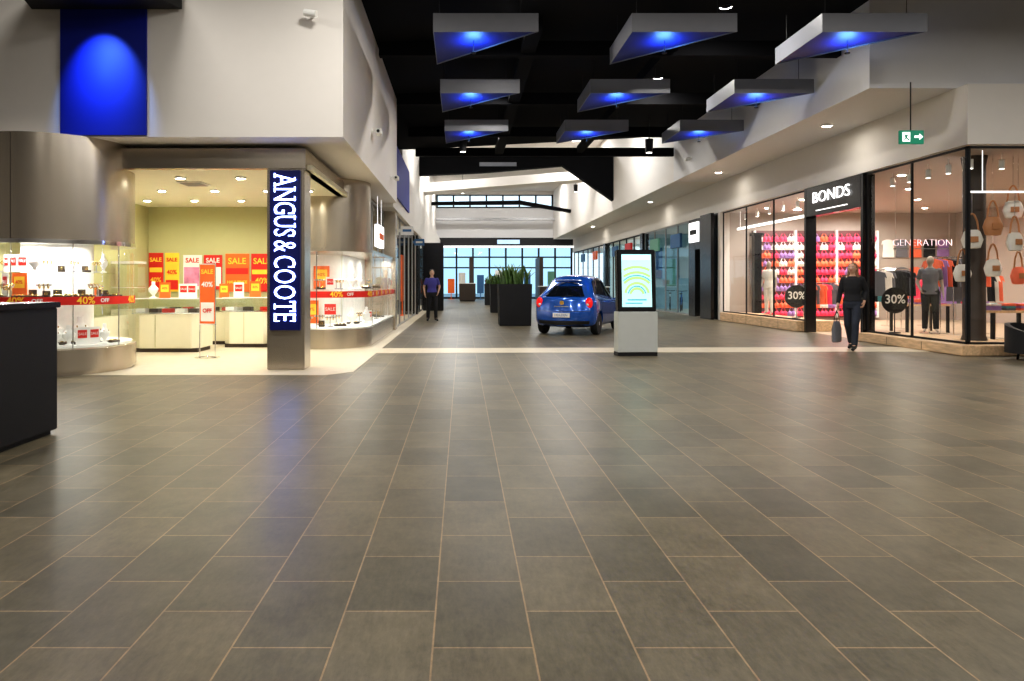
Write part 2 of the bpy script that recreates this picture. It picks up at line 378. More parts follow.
def path_eval(pts):
    segs=[];tot=0
    for a,b in zip(pts[:-1],pts[1:]):
        d=(Vector(b)-Vector(a)); segs.append((tot,d.length,Vector(a),d.normalized())); tot+=d.length
    def f(s):
        for q in segs:
            t,l,a,d=q
            if s<=t+l or q is segs[-1]:
                return a+d*(s-t),Vector((d.y,-d.x))
    return f,tot
def wallpath(pts,z0,z1):
    g=G(); n=len(pts); vs=[(x,y,z0) for x,y in pts]+[(x,y,z1) for x,y in pts]
    return g.add(vs,[(i,i+1,n+i+1,n+i) for i in range(n-1)])
def bent_text(s,size,m,parent,pf,sc_,z,out=.012):
    me=textmesh(s,size,.001,.002).copy(); me.materials.clear(); me.materials.append(m)
    for v in me.vertices:
        p,nrm=pf(sc_+v.co.x); q=p+nrm*(out+v.co.z); v.co=(q.x,q.y,z+v.co.y)
    o=bpy.data.objects.new('lettering',me); COL.objects.link(o); o.parent=parent; return o
C1=(-6.35,11.0)
def arc(c,r,a0,a1,n): return [(c[0]+r*math.cos(math.radians(a0+(a1-a0)*i/n)),c[1]+r*math.sin(math.radians(a0+(a1-a0)*i/n))) for i in range(n+1)]
cc=root('curved_display_window',(0,0,0),0,'curved champagne metal corner with lit jewellery display window','display window')
def shift(c): return Matrix.Translation((c[0],c[1],0))
G().lathe([(1.1,1.98),(1.1,3.5)],64,shift(C1)).obj('metal_cladding',CHAMP,parent=cc,smooth=True)
G().lathe([(1.12,1.92),(1.12,1.98)],64,shift(C1)).obj('window_rim',CHROME,parent=cc,smooth=True)
g=G()
a=-92
x=C1[0]+1.1*math.cos(math.radians(a)); y=C1[1]+1.1*math.sin(math.radians(a)); g.box(x-.004,x+.004,y-.004,y+.004,1.98,3.49)
g.obj('cladding_seam',DBROWN,parent=cc)
G().lathe([(1.08,0),(1.08,.06),(1.12,.06),(1.12,.38),(1.08,.40)],64,shift(C1)).obj('display_base',CHAMP,parent=cc,smooth=True)
G().lathe([(1.06,.40),(1.06,.43)],64,shift(C1)).obj('display_deck',VELVET,parent=cc)
wallpath(arc(C1,1.09,-200,20,56),.40,1.92).obj('curved_glass',GLASSE,parent=cc,smooth=True)
for a in (-130,-92,-50,-12):
    x=C1[0]+1.092*math.cos(math.radians(a)); y=C1[1]+1.092*math.sin(math.radians(a)); G().box(x-.006,x+.006,y-.006,y+.006,.40,1.92).obj('glass_joint',CHROME,parent=cc)
G().lathe([(.50,.43),(.50,1.92)],40,shift(C1)).obj('display_core',VELVET,parent=cc,smooth=True)
G().lathe([(1.04,1.12),(1.04,1.135)],64,shift(C1)).obj('glass_shelf',GLASS,parent=cc)
G().lathe([(.85,1.50),(.85,1.51)],64,shift(C1)).obj('glass_shelf',GLASS,parent=cc)
bp=arc(C1,1.1,-200,20,60); pf,tot=path_eval(bp)
wallpath(arc(C1,1.104,-200,20,60),1.03,1.15).obj('red_banner',RED,parent=cc,smooth=True)
s=.35;i=0
while s<tot-.2:
    bent_text(('40%','OFF')[i%2],(.15,.08)[i%2],(YELLOW,WPRINT)[i%2],cc,pf,s,1.09); s+=(.28,.62)[i%2]; i+=1
for a in (-60,-90,-120,-30,-160): area((C1[0]+.78*math.cos(math.radians(a)),C1[1]+.78*math.sin(math.radians(a)),1.905),12,.12,(1,.97,.92),parent=cc)
path2=[(-3.9,14.2),(-2.95,14.2)]+arc((-2.95,15.2),1.0,-90,0,20)[1:]+[(-1.95,20)]
foot=path2+[(-2.79,20),(-2.79,16.3),(-3.9,16.25)]
d2=root('corner_display_window',(0,0,0),0,'rounded glass corner window full of jewellery under a metal column','display window')
G().prism(foot,0,.40).obj('display_base',CHAMP,parent=d2)
G().prism(foot,.40,.43).obj('display_deck',VELVET,parent=d2)
G().prism(foot,2.0,2.07).obj('display_lid',CHAMP,parent=d2)
wallpath(path2,.40,2.0).obj('curved_glass',GLASSE,parent=d2,smooth=True)
for (x,y) in ((-3.9,14.2),(-2.95,14.2),(-1.95,15.2),(-1.95,16.8),(-1.95,18.4)): G().box(x-.008,x+.008,y-.008,y+.008,.43,2.0).obj('glass_joint',CHROME,parent=d2)
G().box(-3.85,-2.8,16.15,16.25,.43,2.0).obj('display_back',VELVET,parent=d2)
G().box(-2.795,-2.78,16.3,20,.43,2.0).obj('display_back',VELVET,parent=d2)
pf,tot=path_eval(path2)
pts=[]
for i in range(61):
    p,nm=pf(tot*i/60); q=p+nm*.004; pts.append((q.x,q.y))
wallpath(pts,1.05,1.18).obj('red_banner',RED,parent=d2,smooth=True)
s=.4;i=0
while s<tot-.3:
    bent_text(('40%','OFF')[i%2],(.16,.09)[i%2],(YELLOW,WPRINT)[i%2],d2,pf,s,1.115); s+=(.30,.65)[i%2]; i+=1
G().lathe([(.92,2.07),(.92,3.5)],48,shift((-2.9,15.15))).obj('metal_column',CHAMP,parent=d2,smooth=True)
for x,y in ((-3.4,14.6),(-2.5,14.9),(-2.3,16),(-2.3,17.5),(-2.3,19)): area((x,y,1.99),13,.15,(1,.97,.92),parent=d2)
glazed('Y',-2.25,16.2,20,2.07,3.4,3,GREYM,'clear upper shopfront glazing above display',.04)
ws_=tag(G().box(-2.15,-2.05,17.2,18.4,2.25,2.8).cyl((-2.1,17.4,2.8),(-2.1,17.4,3.5),.006).cyl((-2.1,18.2,2.8),(-2.1,18.2,3.5),.006).obj('hanging_sign',WHITEL),'white illuminated hanging sign above window display','sign')
G().box(-2.05,-2.04,17.35,18.25,2.45,2.6).obj('sign_mark',ORANGE,parent=ws_)

def mk_bust():
    r=tag(G().lathe([(.07,0),(.07,.01),(.025,.03),(.03,.06),(.085,.12),(.095,.17),(.05,.215),(.032,.24),(.034,.29),(.02,.30)],16,sy=.55).obj('necklace_bust',VELVET,smooth=True,loc=(0,0,-50)),
        'small cream necklace bust with gold chain in the window','necklace bust','necklace busts in the display')
    g=G(); pts=[(.045*math.cos(a),-.03-.02*math.sin(a)*.5,.20-.07*math.sin(a)) for a in [pi*i/8 for i in range(9)]]
    g.tube(pts,.007,6).obj('necklace',GOLD,parent=r); return r
def mk_box():
    r=tag(G().box(-.05,.05,-.04,.04,0,.035).obj('ring_box',DBROWN,bevel=.004),'small dark open ring box holding a ring','ring box','ring boxes in the display')
    G().box(-.05,.05,.035,.045,.035,.10).obj('box_lid',DBROWN,parent=r)
    g=G(); g.tube([(.018*math.cos(a),0,.055+.018*math.sin(a)) for a in [2*pi*i/10 for i in range(11)]],.004,6).obj('ring',GOLD,parent=r); return r
def mk_card(m1,m2,t,lab):
    r=tag(G().box(-.09,.09,-.006,.006,0,.26).box(-.05,.05,0,.06,0,.006).obj('price_card',m1),lab,'sale card','sale cards in the display')
    G().box(-.065,.065,-.009,-.006,.10,.22).obj('card_panel',m2,parent=r)
    text('lettering',t,.055,WPRINT if m2 is RED else RED,r,(0,-.011,.16),ext=.001); return r
def mk_tray():
    r=tag(G().prism([(-.10,-.06),(.10,-.06),(.10,.08),(-.10,.08)],0,.03).obj('jewellery_tray',DBROWN,bevel=.004),'dark tray of gold rings','jewellery tray','jewellery trays in the display')
    for i in range(3):
        G().lathe([(.014,.03),(.022,.038),(.014,.046)],10,Matrix.Translation((-.06+i*.06,0,0))).obj('ring',GOLD,parent=r)
    return r
def mk_stand():
    r=tag(G().cyl((0,0,0),(0,0,.015),.05).cyl((0,0,.015),(0,0,.16),.008,n=8).cyl((-.09,0,.16),(.09,0,.16),.014,n=10).obj('bracelet_stand',GREYM,smooth=True),'small metal bracelet bar stand','bracelet stand','bracelet stands in the display')
    for x in (-.05,0,.05): G().tube([(x,.03*math.cos(a),.145+.03*math.sin(a)) for a in [2*pi*i/10 for i in range(11)]],.007,5).obj('bracelet',GOLD,parent=r)
    return r
protos=[mk_bust(),mk_box(),mk_card(WPRINT,RED,'SALE','white card with red sale square standing in the window'),
 mk_card(ORANGE,YELLOW,'40%','orange card with yellow forty percent panel standing in the window'),mk_tray(),mk_stand()]
def place(x,y,z,rz,kind,sc_=1.3):
    o=protos[kind]
    if not o.get('used'):
        o['used']=1; o.location=(x,y,z); o.rotation_euler=(0,0,rz); o.scale=(sc_,)*3; return o
    return dup(o,(x,y,z),rz,scale=(sc_,)*3)
for lvl,z in ((0,.432),(1,1.152),(2,1.512)):
    for r_,st in ((.93,11),(.72,14)):
        if lvl==2 and r_>.8: continue
        a=-166+lvl*4+r_*5
        while a<0:
            if lvl==0: k=random.choice([0,0,1,4,5,4,2,5])
            elif lvl==1: k=random.choice([2,3,4,1,5] if r_<.8 else [1,4,5,0,4])
            else: k=random.choice([0,2,5,1])
            ar=math.radians(a)
            s_=1.0 if r_>.8 else (1.4 if (lvl==1 and k in(2,3)) else 1.15)
            if lvl==0 and r_<.8 and k==0: s_=1.4
            if lvl==2 : s_=1.0
            place(C1[0]+r_*math.cos(ar),C1[1]+r_*math.sin(ar),z-(.015 if lvl==1 else 0),ar+pi/2,k,s_); a+=st
G().prism([(-3.7,14.6),(-2.9,14.55),(-2.4,14.9),(-2.3,15.3),(-2.3,19.8),(-2.75,19.8),(-2.75,16.1),(-3.7,16.1)],1.20,1.215).obj('glass_shelf',GLASS,parent=d2)
for z in (.432,1.217):
    for (x,y) in [(-3.7,14.5),(-3.45,14.75),(-3.2,14.5),(-2.95,14.72),(-2.75,14.6),(-2.6,14.95),(-3.5,15.2),(-3.1,15.25),(-2.75,15.3),(-2.4,15.3),(-2.45,15.8),(-2.2,16.1),(-2.42,16.5),(-2.25,17.0),(-2.42,17.5),(-2.2,18.0),(-2.42,18.5),(-2.25,19.0),(-2.4,19.5)]:
        if z>1 and (y<14.55 or x>-2.28): continue
        kk=random.choice([0,1,4,5,2,4,5]); place(x,y,z,.25 if y<15.6 else .9,kk,1.25 if kk!=2 else 1.0)
for x,m_ in ((-3.6,2),(-3.2,3)): place(x,15.95,1.217,0,m_,2.0)
for x,m_ in ((-3.45,3),(-3.0,2)): place(x,15.95,.432,0,m_,2.0)

def poster(x0,x1,z0,z1,y,m,label,txt,band=None):
    o=tag(G().box(x0,x1,y-.03,y-.002,z0,z1).obj('sale_poster',m),label,'poster','sale posters on the shop wall')
    if band: G().box(x0+.02,x1-.02,y-.036,y-.03,z0+(z1-z0)*band[0],z0+(z1-z0)*band[1]).obj('poster_band',band[2],parent=o)
    for (t,zz,sz,mm) in txt:
        text('lettering',t,sz,mm,o,((x0+x1)/2,y-.04,z0+(z1-z0)*zz),ext=.002,off=.003)
    return o
YB=16.3
poster(-7.28,-6.95,1.15,2.05,YB,RED,'tall red and yellow sale poster',[('SALE',.82,.13,YELLOW),('40%',.3,.15,YELLOW)],(.5,.62,YELLOW))
poster(-6.90,-6.58,1.15,2.05,YB,YELLOW,'yellow poster with red print',[('SALE',.82,.12,RED),('40%',.5,.14,RED)],(.05,.3,RED))
poster(-6.48,-6.05,1.2,2.0,YB,WPRINT,'white poster with red heading and pink photo panel',[('SALE',.84,.15,RED)],(.1,.65,PPRINT))
poster(-6.0,-5.58,1.2,2.0,YB,RED,'red poster with white panel',[('SALE',.84,.15,WPRINT)],(.1,.65,WPRINT))
poster(-5.5,-4.95,1.15,2.03,YB,ORANGE,'orange poster with bold yellow sale lettering',[('SALE',.80,.20,YELLOW),('HALF PRICE',.25,.09,YELLOW)],(.46,.62,RED))
poster(-4.9,-4.4,1.15,2.03,YB,RED,'red poster with yellow sale lettering',[('SALE',.80,.19,YELLOW),('40%',.28,.19,YELLOW)],(.46,.58,YELLOW))
poster(-4.3,-3.75,1.15,2.03,YB,ORANGE,'orange poster with yellow sale lettering',[('SALE',.80,.20,YELLOW),('40% OFF',.28,.12,WPRINT)],(.46,.60,RED))
poster(-3.6,-3.1,1.15,2.03,YB,RED,'red poster with yellow lettering',[('SALE',.8,.19,YELLOW),('40%',.35,.18,WPRINT)])
def counter(x,y,w,d,h,rz,label):
    r=root('jewellery_counter',(x,y,0),rz,label,'counter','jewellery counters')
    G().box(-w/2+.04,w/2-.04,-d/2+.04,d/2-.04,0,.08).obj('plinth',DBROWN,parent=r)
    G().prism([(-w/2,-d/2+.15),(-w/2+.15,-d/2),(w/2-.15,-d/2),(w/2,-d/2+.15),(w/2,d/2),(-w/2,d/2)],.08,h-.30).obj('counter_body',CREAM,parent=r,bevel=.01)
    for i in range(1,int(w/.45)):
        xx=-w/2+i*.45; G().box(xx-.006,xx+.006,-d/2-.004,-d/2,.1,h-.32).obj('drawer_seam',OLIVE,parent=r)
    G().box(-w/2,w/2,-d/2,d/2,h-.28,h-.012).obj('glass_case',GLASSE,parent=r)
    G().box(-w/2-.004,w/2+.004,-d/2-.006,d/2,h-.012,h).obj('case_top',CLEAR,parent=r)
    G().box(-w/2-.004,w/2+.004,-d/2-.006,-d/2+.012,h-.30,h-.275).obj('case_rim',CHROME,parent=r)
    n=int(w/.26)
    for i in range(n):
        xx=-w/2+.14+i*(w-.28)/max(1,n-1)
        G().box(xx-.09,xx+.09,-d/2+.05,-d/2+.22,h-.28,h-.2).obj('jewellery_pad',(VELVET,DBROWN,RED)[i%3],parent=r)
counter(-5.75,13.95,1.3,.75,1.05,0,'cream jewellery counter with glass top near the opening')
counter(-6.85,13.0,.6,1.5,1.02,0,'cream jewellery counter along the side wall')
counter(-5.75,15.6,2.0,.6,1.02,0,'long cream jewellery counter by the back wall')
counter(-4.50,14.9,1.0,.6,1.05,0,'cream jewellery counter with chamfered corners')
for (x,y,k_,s_) in ((-5.9,13.9,3,1.2),(-5.4,14.0,2,1.1),(-4.4,14.9,3,1.3),(-4.75,14.9,2,1.2),(-6.2,15.6,2,1.2),(-5.3,15.6,3,1.2),(-6.85,12.9,3,1.2),(-6.15,13.95,0,1.1),(-5.7,15.6,0,1.1)):
    place(x,y,1.052 if y<15.2 and x>-6.5 else 1.022,0,k_,s_)
tw=root('glass_tower_case',(-6.95,14.6,0),0,'tall glass display cabinet with shelves on cream base','display cabinet')
G().box(-.28,.28,-.2,.2,0,.8).obj('cabinet_base',CREAM,parent=tw,bevel=.01)
G().box(-.28,.28,-.2,.2,.8,1.75).obj('cabinet_glass',GLASSE,parent=tw)
G().box(-.28,.28,-.2,.2,1.75,1.8).obj('cabinet_top',WHITE,parent=tw)
G().box(-.26,.26,-.18,.18,1.25,1.26).obj('cabinet_shelf',WHITE,parent=tw)
ps=root('poster_stand',(-4.58,12.6,0),-.15,'slim chrome floor stand holding an orange sale poster','poster stand')
G().lathe([(.24,0),(.24,.015),(.03,.03),(.015,.05)],24,sx=1,sy=.7).obj('stand_base',CHROME,parent=ps,smooth=True)
G().cyl((-.15,0,.02),(-.15,0,1.7),.010).cyl((.15,0,.02),(.15,0,1.7),.010).box(-.16,.16,-.01,.01,.6,.62).box(-.16,.16,-.01,.01,1.68,1.7).box(-.16,.16,-.02,.02,.015,.035).obj('stand_frame',CHROME,parent=ps)
G().box(-.14,.14,-.008,.008,.62,1.68).obj('poster_sheet',ORANGE,parent=ps)
G().box(-.125,.125,-.012,-.008,.66,1.0).obj('poster_band',WPRINT,parent=ps)
text('lettering','SALE',.11,YELLOW,ps,(0,-.016,1.55),ext=.001,off=.003)
text('lettering','40%',.13,WPRINT,ps,(0,-.016,1.32),ext=.001,off=.003)
text('lettering','OFF',.10,RED,ps,(0,-.016,.85),ext=.001,off=.003)
for x,y in ((-4.75,12.4),(-3.6,14.4)):
    v=tag(G().box(-.22,.22,-.22,.22,-.02,0).obj('air_vent',WHITE,loc=(x,y,3.118)),'square white louvred ceiling air vent','air vent','ceiling air vents')
    g=G(); [g.box(-.18,.18,-.17+.07*i,-.15+.07*i,-.03,-.02) for i in range(6)]; g.obj('vent_louvre',GREYM,parent=v)
for x in (-6.7,-5.7,-4.7,-3.7,-2.9):
    for y in (11.7,13.3,14.9):
        downlight((x,y,3.119),20,.12,(1,.97,.82))

# ---------------------------------------------------------------- right clothing shop
struct(G().box(9.75,20,25.5,25.7,0,3.95),'wall_back',BEIGE,'warm beige end wall of the clothing shop','wall')
struct(G().box(9.4,9.75,25.5,25.72,0,3.95),'wall_right',WHITE,'white shopfront pier','wall')
struct(G().box(18,18.2,13.4,25.5,0,3.95),'wall_right',BEIGE,'beige side wall of the clothing shop','wall')
struct(G().box(9.6,18.2,13.3,25.5,3.90,3.95),'ceiling',BEIGE,'beige ceiling inside the clothing shop','ceiling')
glazed('Y',9.5,19.25,25.45,.3,3.92,3,BLACKM,'tall shop window with slim dark frames',.04)
glazed('Y',9.5,13.15,16.4,.2,3.92,2,BLACKM,'tall shop window with slim dark frames',.04)
glazed('X',13.15,9.5,14.5,.2,3.92,3,BLACKM,'tall shop window facing the mall',.04)
pt=root('shop_portal',(9.46,17.82,0),0,'black shop entrance portal with illuminated sign','shop portal')
G().box(-.06,.22,-1.42,-1.30,0,3.93).box(-.06,.22,1.30,1.42,0,3.93).box(-.06,.22,-1.30,1.30,3.15,3.93).obj('portal_frame',BLACK,parent=pt,bevel=.008)
text('lettering','BONDS',.42,LETTERW,pt,(-.09,0,3.60),rz=-pi/2,ext=.015,off=-.007,sx=1.3)
G().box(-.075,-.062,-.75,.75,3.26,3.28).obj('sign_underline',LETTERW,parent=pt)
def platform(x0,x1,y0,y1,h,label):
    r=tag(G().box(x0,x1,y0,y1,0.006,h).obj('display_platform',WOOD,bevel=.01),label,'display platform','timber display platforms')
    n=int((y1-y0)/1.0)
    for i in range(1,n): G().box(x0-.003,x0+.001,y0+i*(y1-y0)/n-.004,y0+i*(y1-y0)/n+.004,.02,h-.02).obj('board_seam',DBROWN,parent=r)
platform(9.28,10.4,19.4,25.2,.295,'pale timber window display platform')
platform(9.22,10.9,12.9,16.35,.195,'pale timber window display platform')
platform(10.95,14.0,12.9,14.4,.195,'pale timber window display platform')
tag(G().lathe([(.23,.2),(.20,.3),(.20,3.7),(.23,3.9)],16,shift((10.35,14.15))).obj('shop_column',DBROWN,smooth=True),'dark brown round column behind the shop window','column')
tag(G().box(10.2,10.45,24.4,24.65,.3,3.0).box(10.15,10.5,24.35,24.7,3.0,3.1).obj('display_post',BLACK),'black square display post by the window','display post')
tag(G().box(11.3,11.5,19.5,19.7,.006,3.2).obj('display_post',BLACK,bevel=.01),'black square display post inside the shop','display post')
struct(G().box(10.55,15.1,25.43,25.5,.1,3.25),'wall_back',mat('dark_backing',(.14,.05,.05),.5,noise=.02),'dark display backing board','wall')
for i in range(4):
    x=10.6+i*1.48
    struct(G().box(x-.03,x+.03,25.3,25.43,.1,3.25),'trim_%d'%(3+i),WPRINT,'white upright dividing the display wall','wall divider')
def bra_mesh():
    g=G()
    for sx in (-1,1):
        g.sph((sx*.07,-.03,.10),(.08,.055,.09),10,7)
        g.tube([(sx*.09,-.01,.15),(sx*.07,-.01,.24),(sx*.03,-.01,.28)],.014,5)
        g.box(min(sx*.12,sx*.16),max(sx*.12,sx*.16),-.02,.0,.03,.14)
    g.box(-.155,.155,-.03,.0,-.01,.07); return g
bra=bra_mesh().obj('hanging_bra',PINK,smooth=True)
tag(bra,'bright pink bra hanging on the display wall','bra','bras on the display wall')
bm_={PINK:bra.data}
for m in (CORAL,LILAC,OFFW,TEAL,BLACKM):
    d=bra.data.copy(); d.materials[0]=m; bm_[m]=d
lab={PINK:'bright pink',CORAL:'coral',LILAC:'lilac',OFFW:'cream',TEAL:'teal',BLACKM:'black'}
first=True
for j in range(10):
    rowm=[PINK,CORAL,PINK,LILAC,CORAL,PINK,CORAL,PINK,OFFW,PINK][j]
    for i in range(15):
        m=rowm if random.random()<.68 else random.choice([CORAL,PINK,OFFW,LILAC,CORAL,PINK])
        x=10.76+i*.296; z=.16+j*.30
        o=bra if first else bra.copy()
        if not first: COL.objects.link(o)
        first=False
        o.data=bm_[m]; o.location=(x,25.40,z); o['label']=lab[m]+' bra hanging on the display wall'
        o.scale=(.90,1.1,.98)
for x in (11.5,14.0): downlight((x,24.0,3.895),120,.2,(1,.95,.92))  # extra lamps added to brighten the bra wall
def disc(x,y,r_,z,txt,zb):
    o=root('discount_sign',(x,y,0),0,'round black discount sign on a slim stand','discount sign','round discount signs')
    G().cyl((0,0,zb),(0,0,z-r_+.02),.012).cyl((0,0,zb),(0,0,zb+.02),.12).obj('stand',BLACKM,parent=o)
    G().cyl((0,-.012,z),(0,.012,z),r_,n=36).obj('sign_disc',BLACKM,parent=o)
    text('lettering',txt,r_*.95,WPRINT,o,(0,-.02,z+.02),ext=.002,off=.004)
disc(9.95,16.1,.30,.95,'30%',.2); disc(9.98,20.9,.34,.95,'30%',.3)
def remesh(g,name,m,vox=.01,sm=4,parent=None):
    me=bpy.data.meshes.new(name); me.from_pydata([tuple(v) for v in g.v],[],g.f)
    o=bpy.data.objects.new(name,me); COL.objects.link(o)
    r=o.modifiers.new('r','REMESH'); r.mode='VOXEL'; r.voxel_size=vox; r.use_smooth_shade=True
    s_=o.modifiers.new('s','SMOOTH'); s_.factor=.5; s_.iterations=sm
    bpy.context.view_layer.update(); dg=bpy.context.evaluated_depsgraph_get()
    me2=bpy.data.meshes.new_from_object(o.evaluated_get(dg)); bpy.data.objects.remove(o)
    me2.materials.clear(); me2.materials.append(m); me2.name=name
    me2.polygons.foreach_set('use_smooth',[True]*len(me2.polygons))
    n=bpy.data.objects.new(name,me2); COL.objects.link(n)
    if parent: n.parent=parent
    return n
def V(*a): return Vector(a)
LIPS=mat('lips',(.4,.1,.09),.5)
def figure(P,topm,legm,shoem,hairm,skinm,long_hair,loc,rz,label,cat='person',name='person',sleeve='long',face=True,scale=1.0,vox=.008,group=None,long_top=False):
    b=G()
    b.loft([((0,0,.86),.14,.10),((0,0,.94),.165,.115),((0,0,1.02),.15,.105),((0,0,1.12),.125,.092),((0,-.005,1.24),.145,.105),((0,0,1.34),.165,.105),((0,0,1.42),.16,.085),((0,.005,1.47),.085,.062),((0,.005,1.50),.055,.055)])
    b.cap((0,.01,1.46),(0,-.005,1.56),.052,.048)
    b.sph((0,-.015,1.645),(.074,.092,.108),20,14); b.sph((0,-.035,1.585),(.052,.058,.048),14,10)
    if face:
        b.cyl((0,-.10,1.655),(0,-.122,1.625),.008,.015,8); b.sph((0,-.118,1.625),.013,8,6)
        for s_ in (-1,1): b.sph((s_*.076,.0,1.64),(.01,.018,.03),8,6)
        b.sph((0,-.088,1.592),(.024,.012,.008),8,6)
    for S in 'LR':
        sx=1 if S=='L' else -1
        sh,el,wr=P['sh'+S],P['el'+S],P['wr'+S]
        b.cap(sh,el,.05,.040); b.cap(el,wr,.040,.026)
        d=(wr-el).normalized()
        side=V(0,1,0); side=(side-d*side.dot(d)).normalized(); nrm=d.cross(side).normalized()
        if nrm.x*sx>0: nrm=-nrm
        b.cap(wr,wr+d*.03,.026,.024)
        for q in (-.025,-.009,.009,.025): b.cap(wr+d*.02+side*q*.7,wr+d*.085+side*q,.014,.012,8)
        for q,l in ((-.030,.060),(-.010,.075),(.010,.070),(.030,.052)):
            p0=wr+d*.088+side*q; p1=p0+d*l*.5+nrm*.008; p2=p1+d*l*.3+nrm*.03
            b.cap(p0,p1,.0095,.0088,8); b.cap(p1,p2,.0088,.0078,8)
        t0=wr+d*.03-side*.026; t1=t0+d*.03-side*.028+nrm*.01; t2=t1+d*.03-side*.004+nrm*.01
        b.cap(t0,t1,.012,.0105,8); b.cap(t1,t2,.0105,.009,8)
        hp,kn,an,to=P['hp'+S],P['kn'+S],P['an'+S],P['to'+S]
        b.cap(hp,kn,.088,.058)
        mid=kn.lerp(an,.3)+V(0,.012,0); b.cap(kn,mid,.056,.056); b.cap(mid,an,.055,.036); b.cap(an,to,.036,.024)
    body=remesh(b,name,skinm,vox,4)
    body.location=loc; body.rotation_euler=(0,0,rz); body.scale=(scale,)*3
    tag(body,label,cat,group)
    if legm:
        t=G(); t.loft([((0,0,.84),.155,.115),((0,0,.94),.182,.13),((0,0,1.02),.165,.12),((0,0,1.05),.155,.112)])
        for S in 'LR':
            hp,kn,an=P['hp'+S],P['kn'+S],P['an'+S]
            t.cap(hp,kn,.102,.070); mid=kn.lerp(an,.3)+V(0,.012,0); t.cap(kn,mid,.069,.066); t.cyl(mid,an+V(0,0,.0),.066,.056,14)
        remesh(t,'trousers',legm,.012,3,body)
    if topm:
        t=G(); z0=.88 if long_top else .98
        t.loft([((0,0,z0),.18,.135),((0,0,1.04),.165,.122),((0,0,1.12),.145,.112),((0,-.005,1.24),.162,.125),((0,0,1.34),.18,.122),((0,0,1.42),.172,.10),((0,.005,1.46),.105,.078),((0,.005,1.485),.075,.066)])
        for S in 'LR':
            sh,el,wr=P['sh'+S],P['el'+S],P['wr'+S]
            if sleeve=='long':
                t.cap(sh,el,.064,.052); t.cyl(el,el.lerp(wr,.92),.052,.038); t.sph(el,.052)
            else: t.cap(sh,sh.lerp(el,.6),.064,.056)
        remesh(t,'top',topm,.012,3,body)
    if shoem:
        for S in 'LR':
            an,to=P['an'+S],P['to'+S]
            t=G(); dd=(to-an); dd.z=0; dd.normalize()
            t.cap(an+V(0,0,-.01)-dd*.03,to,.047,.036); t.cap(an-dd*.035+V(0,0,-.045),an+dd*.02+V(0,0,-.03),.036,.04)
            t.cap(to,to+dd*.05,.036,.028)
            remesh(t,'shoe',shoem,.01,2,body)
    if hairm:
        t=G(); t.sph((0,.012,1.672),(.086,.100,.100),18,12)
        t.sph((0,.05,1.62),(.074,.062,.09),14,10)
        if long_hair:
            t.cap((0,.07,1.62),(0,.075,1.40),.07,.05); t.cap((.06,.03,1.64),(.085,.01,1.42),.042,.030); t.cap((-.06,.03,1.64),(-.085,.01,1.42),.042,.030)
        h=remesh(t,'hair',hairm,.01,3,body)
        bm=bmesh.new(); bm.from_mesh(h.data)
        dv=[v for v in bm.verts if v.co.y<-.045 and v.co.z<1.70 and abs(v.co.x)<.075]
        bmesh.ops.delete(bm,geom=dv,context='VERTS'); bm.to_mesh(h.data); bm.free()
    if face:
        for s_ in (-1,1):
            G().sph((s_*.030,-.100,1.655),(.012,.007,.007),10,7).obj('eye',WPRINT,parent=body)
            G().sph((s_*.030,-.106,1.655),(.006,.003,.006),8,6).obj('iris',HAIR,parent=body)
            G().cap((s_*.016,-.104,1.677),(s_*.044,-.095,1.678),.004,.003,6).obj('eyebrow',HAIR,parent=body)
        G().sph((0,-.099,1.592),(.022,.006,.006),10,6).obj('mouth',LIPS,parent=body)
    return body
PW=dict(shL=V(.165,0,1.415),elL=V(.225,.09,1.18),wrL=V(.21,.0,.98),shR=V(-.165,0,1.415),elR=V(-.23,.0,1.15),wrR=V(-.245,-.09,.92),
 hpL=V(.085,0,.915),knL=V(.09,-.14,.52),anL=V(.09,-.20,.11),toL=V(.10,-.33,.045),
 hpR=V(-.085,0,.915),knR=V(-.09,.02,.49),anR=V(-.09,.22,.14),toR=V(-.09,.13,.045))
wl=(7.84,14.05,0.004)
wz=math.radians(-45)
wo=figure(PW,DARKT,JEAN,BLACKM,HAIRB,SKIN,True,wl,wz,'woman in black top and dark jeans walking with a carried bag',scale=1.0)
hand=Matrix.Rotation(wz,4,'Z')@Vector((-.25,-.15,.80))
bg=root('shopping_bag',(wl[0]+hand.x,wl[1]+hand.y,0),wz+pi/2,'dark grey shopping bag with long handles carried in a hand','bag')
G().loft([((0,0,.16),.17,.05),((0,0,.18),.20,.07),((0,0,.42),.19,.075),((0,0,.58),.16,.03)],20).obj('bag_body',GREYF,parent=bg,smooth=True)
for y in (-.02,.02): G().tube([(-.10,y,.57),(-.07,y*.5,.72),(0,y*.1,.80),(.07,y*.5,.72),(.10,y,.57)],.007,6).obj('bag_handle',BLACKM,parent=bg)
PM=dict(shL=V(.175,0,1.415),elL=V(.27,.06,1.17),wrL=V(.21,-.06,.98),shR=V(-.175,0,1.415),elR=V(-.27,.05,1.16),wrR=V(-.25,-.05,.93),
 hpL=V(.09,0,.92),knL=V(.12,-.07,.51),anL=V(.13,-.06,.10),toL=V(.16,-.20,.04),
 hpR=V(-.09,0,.92),knR=V(-.12,-.01,.50),anR=V(-.13,.06,.10),toR=V(-.16,-.08,.04))
figure(PM,PURP,DARKT,BLACKM,HAIR,SKIN,False,(-1.07,24.9,0.0),.15,'person in violet top and black trousers standing on the mall floor',scale=1.04,sleeve='short')
